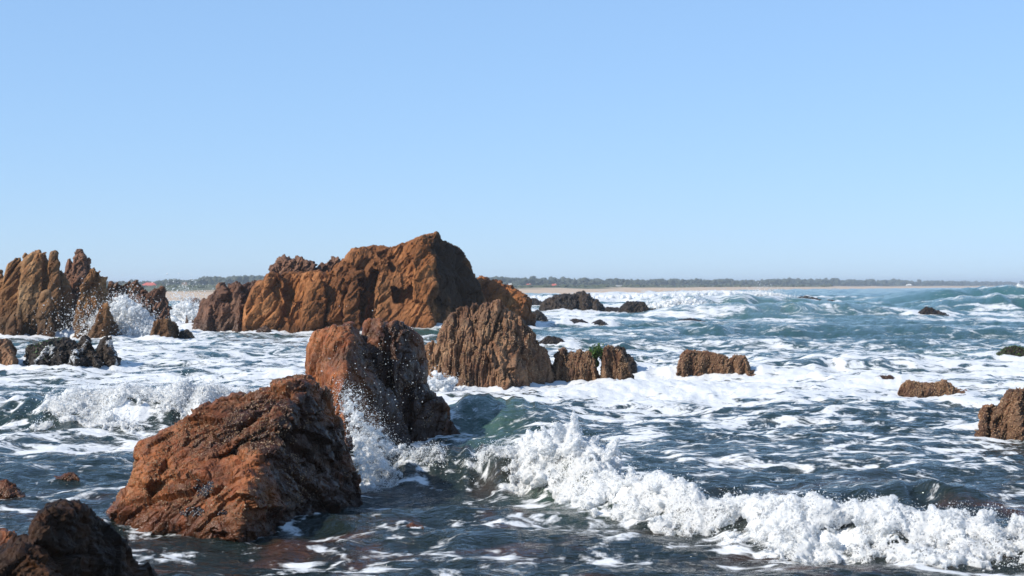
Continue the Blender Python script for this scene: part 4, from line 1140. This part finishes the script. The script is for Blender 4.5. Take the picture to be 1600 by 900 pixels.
spray_object('spray_burst', 'white surf breaking right of the humped surf rock', (b1, r1_), d1, 0.08, 0.2, 2.4, 'spray', 7)
c_, t_ = polyline([(840,466,152),(930,463,158),(1020,462,162),(1120,457,178),(1200,459,190)], 4000)
bp = c_ + rng.normal(0, 1, c_.shape) * np.array([0.8, 2.0, 0.05]) - np.array([0, 0, 0.12]); br = rng.uniform(0.12, 0.38, len(bp))
d1 = drops_from(bp, 1200, 0.12, (0.8, 1.0, 0.12), 0.02, 0.045)
spray_object('surf_line', 'long white line of surf breaking off the far beach', (bp, br), d1, 0.14, 0.12, 2.0, 'surf', 8)
bp = np.stack([P(a_, b_, 149) for a_, b_ in zip(rng.normal(1603, 8, 120), rng.normal(453, 2.2, 120))]); br = rng.uniform(0.12, 0.3, 120)
spray_object('whitecap', 'small white cap on the big swell at the right edge', (bp, br), drops_from(bp, 400, 0.1, (0.4, 0.4, 0.2), 0.03, 0.06), 0.08, 0.15, 2.5, 'wave', 9)
# foam heaped at the foot of the ribbed rock and the outcrop
bp = np.stack([P(a_, b_, 26.0 + c2) for a_, b_, c2 in zip(rng.normal(682, 14, 260), rng.normal(606, 8, 260), rng.normal(0, 0.15, 260))]); br = rng.uniform(0.02, 0.06, 260)
spray_object('spray_burst', 'white froth climbing the left foot of the ribbed rock', (bp, br), drops_from(bp, 1500, 0.03, (0.06, 0.06, 0.05), 0.005, 0.012), 0.02, 0.04, 12, 'spray', 10)
# drops flying in front of the dark twin rock
q = np.stack([P(a_, b_, 16.8 + c2) for a_, b_, c2 in zip(rng.normal(600, 45, 130), rng.normal(590, 45, 130), rng.normal(0, 0.3, 130))])
spray_object('flying_drops', 'scattered bright drops flying before the dark face of the twin rock', None, (q, rng.uniform(0.003, 0.008, 130)), 0.02, 0, 1, 'drops', 11)

# ------------------------------------------------------------------ barnacles, mussels, weed
def cone_shape(k=6):
    v = [(math.cos(i / k * 6.2832), math.sin(i / k * 6.2832), -0.2) for i in range(k)] + [(0.45 * math.cos(i / k * 6.2832 + 0.3), 0.45 * math.sin(i / k * 6.2832 + 0.3), 0.75) for i in range(k)] + [(0, 0, 0.45)]
    f = []
    for i in range(k):
        j = (i + 1) % k
        f += [(i, j, k + j), (i, k + j, k + i), (k + i, k + j, 2 * k)]
    return np.array(v), np.array(f)
CONE = cone_shape(4)

def on_surface(o, k, cond, seed):
    me = o.data
    co, nr = coords(me), normals(me)
    loc = np.array(o.location)
    w = co + loc
    ok = np.nonzero(cond(w, nr))[0]
    r_ = np.random.default_rng(seed)
    i = r_.choice(ok, min(k, len(ok)), replace=False)
    return co[i], nr[i]

def orient(shape, pos, nr, rad, squash=None):
    v, f = shape
    k = len(pos)
    up = nr / np.linalg.norm(nr, axis=1)[:, None]
    ref = np.where(np.abs(up[:, 2:3]) > 0.9, np.array([[1.0, 0, 0]]), np.array([[0, 0, 1.0]]))
    ang = rng.uniform(0, 6.283, k)
    t1 = np.cross(up, ref); t1 /= np.linalg.norm(t1, axis=1)[:, None]
    t2 = np.cross(up, t1)
    a1 = t1 * np.cos(ang)[:, None] + t2 * np.sin(ang)[:, None]
    a2 = np.cross(up, a1)
    sq = np.ones((k, 3)) if squash is None else squash
    vv = (v[None, :, 0:1] * a1[:, None] * sq[:, None, 0:1] + v[None, :, 1:2] * a2[:, None] * sq[:, None, 1:2] + v[None, :, 2:3] * up[:, None] * sq[:, None, 2:3]) * rad[:, None, None] + pos[:, None]
    ff = f[None] + (np.arange(k) * len(v))[:, None, None]
    return vv.reshape(-1, 3), ff.reshape(-1, 3)

m = newmat('barnacle_shell'); n = N(m)
tc = n.add('ShaderNodeTexCoord').outputs['Object']
b = n.add('ShaderNodeBsdfPrincipled')
n.link(n.ramp(n.noise(tc, 30, 3, 0.6), [(0.3, (0.10, 0.05, 0.022)), (0.5, (0.22, 0.13, 0.065)), (0.72, (0.36, 0.25, 0.155))]), b.inputs['Base Color'])
b.inputs['Roughness'].default_value = 0.5
n.out(b.outputs[0])
M['barnacle'] = m
m = newmat('mussel_shell'); n = N(m)
tc = n.add('ShaderNodeTexCoord').outputs['Object']
b = n.add('ShaderNodeBsdfPrincipled')
n.link(n.ramp(n.noise(tc, 25, 3, 0.6), [(0.3, (0.006, 0.006, 0.009)), (0.7, (0.02, 0.018, 0.024))]), b.inputs['Base Color'])
b.inputs['Roughness'].default_value = 0.22
n.out(b.outputs[0])
M['mussel'] = m

def barnacles(o, k, rmin, rmax, seed, zlo=0.0, zhi=9, thr=0.0, fq=2.5):
    def cond(w, nr):
        nz = fbm3(w, fq, 3, seed)
        return (w[:, 2] > zlo) & (w[:, 2] < zhi) & (nz > thr)
    pos, nr = on_surface(o, k, cond, seed)
    rad = rng.uniform(rmin, rmax, len(pos))
    v, f = orient(CONE, pos, nr, rad)
    c = link('barnacle_crust', mesh_from('barnacle_crust', v, f, False), M['barnacle'], o)
    c['kind'] = 'stuff'
barnacles(R_FG, 4200, 0.0045, 0.010, 101, 0.15, 9, 0.05, 2.2)
barnacles(R_FB, 2000, 0.006, 0.012, 102, 0.1, 9, 0.0, 2.0)
barnacles(R_RIB, 5000, 0.009, 0.019, 103, 0.0, 1.35, -0.15, 2.0)
barnacles(R_RIB2, 1800, 0.008, 0.018, 104, 0.0, 9, -0.2)
barnacles(R_RIB3, 1600, 0.008, 0.018, 105, 0.0, 9, -0.2)
barnacles(R_RM, 1800, 0.008, 0.018, 106, 0.0, 9, -0.2)
barnacles(R_RL, 1600, 0.006, 0.014, 107, 0.0, 9, -0.2)
barnacles(R_RE, 2200, 0.006, 0.013, 108, 0.0, 9, -0.2)

# mussels in the hollows of the foreground rock
mus = []
FGC = [(318, 762, 16, 16), (300, 800, 20, 7), (345, 800, 10, 6), (190, 826, 8, 5)]
def near_fg(w, nr):
    px = 800 + F * w[:, 0] / w[:, 1]; py = HORIZON + (EYE - w[:, 2]) * F / w[:, 1]
    ok = np.zeros(len(w), bool)
    for cx, cy, rx, ry in FGC:
        ok |= ((px - cx) / rx) ** 2 + ((py - cy) / ry) ** 2 < 1
    return ok & (nr[:, 1] < 0.1) & (w[:, 1] < 12.4)
pos, nr = on_surface(R_FG, 260, near_fg, 5)
v, f = orient(ICO1, pos, nr, rng.uniform(0.009, 0.016, len(pos)), np.stack([rng.uniform(1.0, 1.4, len(pos)), rng.uniform(0.45, 0.6, len(pos)), rng.uniform(0.6, 1.0, len(pos))], 1))
c = link('mussel_bed', mesh_from('mussel_bed', v, f), M['mussel'], R_FG); c['kind'] = 'stuff'

# green weed
m = newmat('green_weed'); n = N(m)
tc = n.add('ShaderNodeTexCoord').outputs['Object']
b = n.add('ShaderNodeBsdfPrincipled')
n.link(n.ramp(n.noise(tc, 14, 3, 0.6), [(0.3, (0.014, 0.03, 0.006)), (0.5, (0.04, 0.085, 0.014)), (0.7, (0.085, 0.15, 0.03))]), b.inputs['Base Color'])
b.inputs['Roughness'].default_value = 0.35
n.out(b.outputs[0])
M['weed'] = m
LEAF = (np.array([[-0.5, 0, 0], [0.5, 0, 0], [0.35, 0.25, 0.7], [-0.35, 0.2, 0.75], [0.1, 0.05, 1.1]]), np.array([[0, 1, 2], [0, 2, 3], [3, 2, 4]]))
pos = np.stack([P(a_, b_, 28.4 + c2) for a_, b_, c2 in zip(rng.normal(932, 5, 700), rng.normal(551, 5, 700), rng.normal(0, 0.07, 700))])
nrr = rng.normal(0, 1, (700, 3)); nrr[:, 2] = np.abs(nrr[:, 2]) + 0.3
v, f = orient(LEAF, pos, nrr, rng.uniform(0.02, 0.045, 700))
core_v, core_f = scatter(ICO2, [P(930, 556, 28.45), P(935, 550, 28.4), P(930, 568, 28.4)], np.array([0.07, 0.06, 0.09]))
v = np.concatenate([v, core_v]); f = np.concatenate([f, core_f + len(v) - len(core_v)])
tag(link('seaweed', mesh_from('seaweed', v, f, False), M['weed']), 'bright green seaweed tuft between the two barnacled rocks', 'seaweed', None, 'stuff')
def weed_on(o, k, cond, seed, r0, r1):
    pos, nr = on_surface(o, k, cond, seed)
    v, f = orient(LEAF, pos, nr + rng.normal(0, 0.5, nr.shape), rng.uniform(r0, r1, len(pos)))
    c = link('green_weed', mesh_from('green_weed', v, f, False), M['weed'], o); c['kind'] = 'stuff'
weed_on(R_WEED, 900, lambda w, nr: (nr[:, 2] > 0.2) & (w[:, 2] > 0.1), 8, 0.015, 0.035)
weed_on(ROCKS['low black weed covered rock draped with running water at left'], 500, lambda w, nr: (nr[:, 2] > 0.3) & (w[:, 2] > 0.3) & (w[:, 0] < -10.6), 9, 0.02, 0.04)

# water running off the weedy rock
WR = ROCKS['low black weed covered rock draped with running water at left']
pos, nr = on_surface(WR, 5200, lambda w, nr: (nr[:, 1] < 0.2) & (perlin3(w[:, 0] * 3.2, w[:, 1] * 1.5, w[:, 2] * 0.9, 3) + 0.4 * perlin3(w[:, 0] * 9, w[:, 1] * 5, w[:, 2] * 2, 4) > 0.28), 12)
c = link('running_water', froth_mesh(pos, rng.uniform(0.010, 0.022, len(pos)), 0.016, 0.008, 40, 5), M['veil'], WR); c['kind'] = 'stuff'

# ------------------------------------------------------------------ the air
def haze(density):
    me = box_me('haze', -9000, 9000, -60, 14900, -3, 16)
    m = newmat('sea_air'); n = N(m)
    v = n.add('ShaderNodeVolumePrincipled')
    v.inputs['Color'].default_value = (0.80, 0.90, 1.0, 1)
    v.inputs['Density'].default_value = density
    v.inputs['Anisotropy'].default_value = 0.2
    n.out(None, v.outputs[0])
    tag(link('haze', me, m), 'thin pale sea haze over water and shore', 'haze', None, 'stuff')

haze(0.00034)
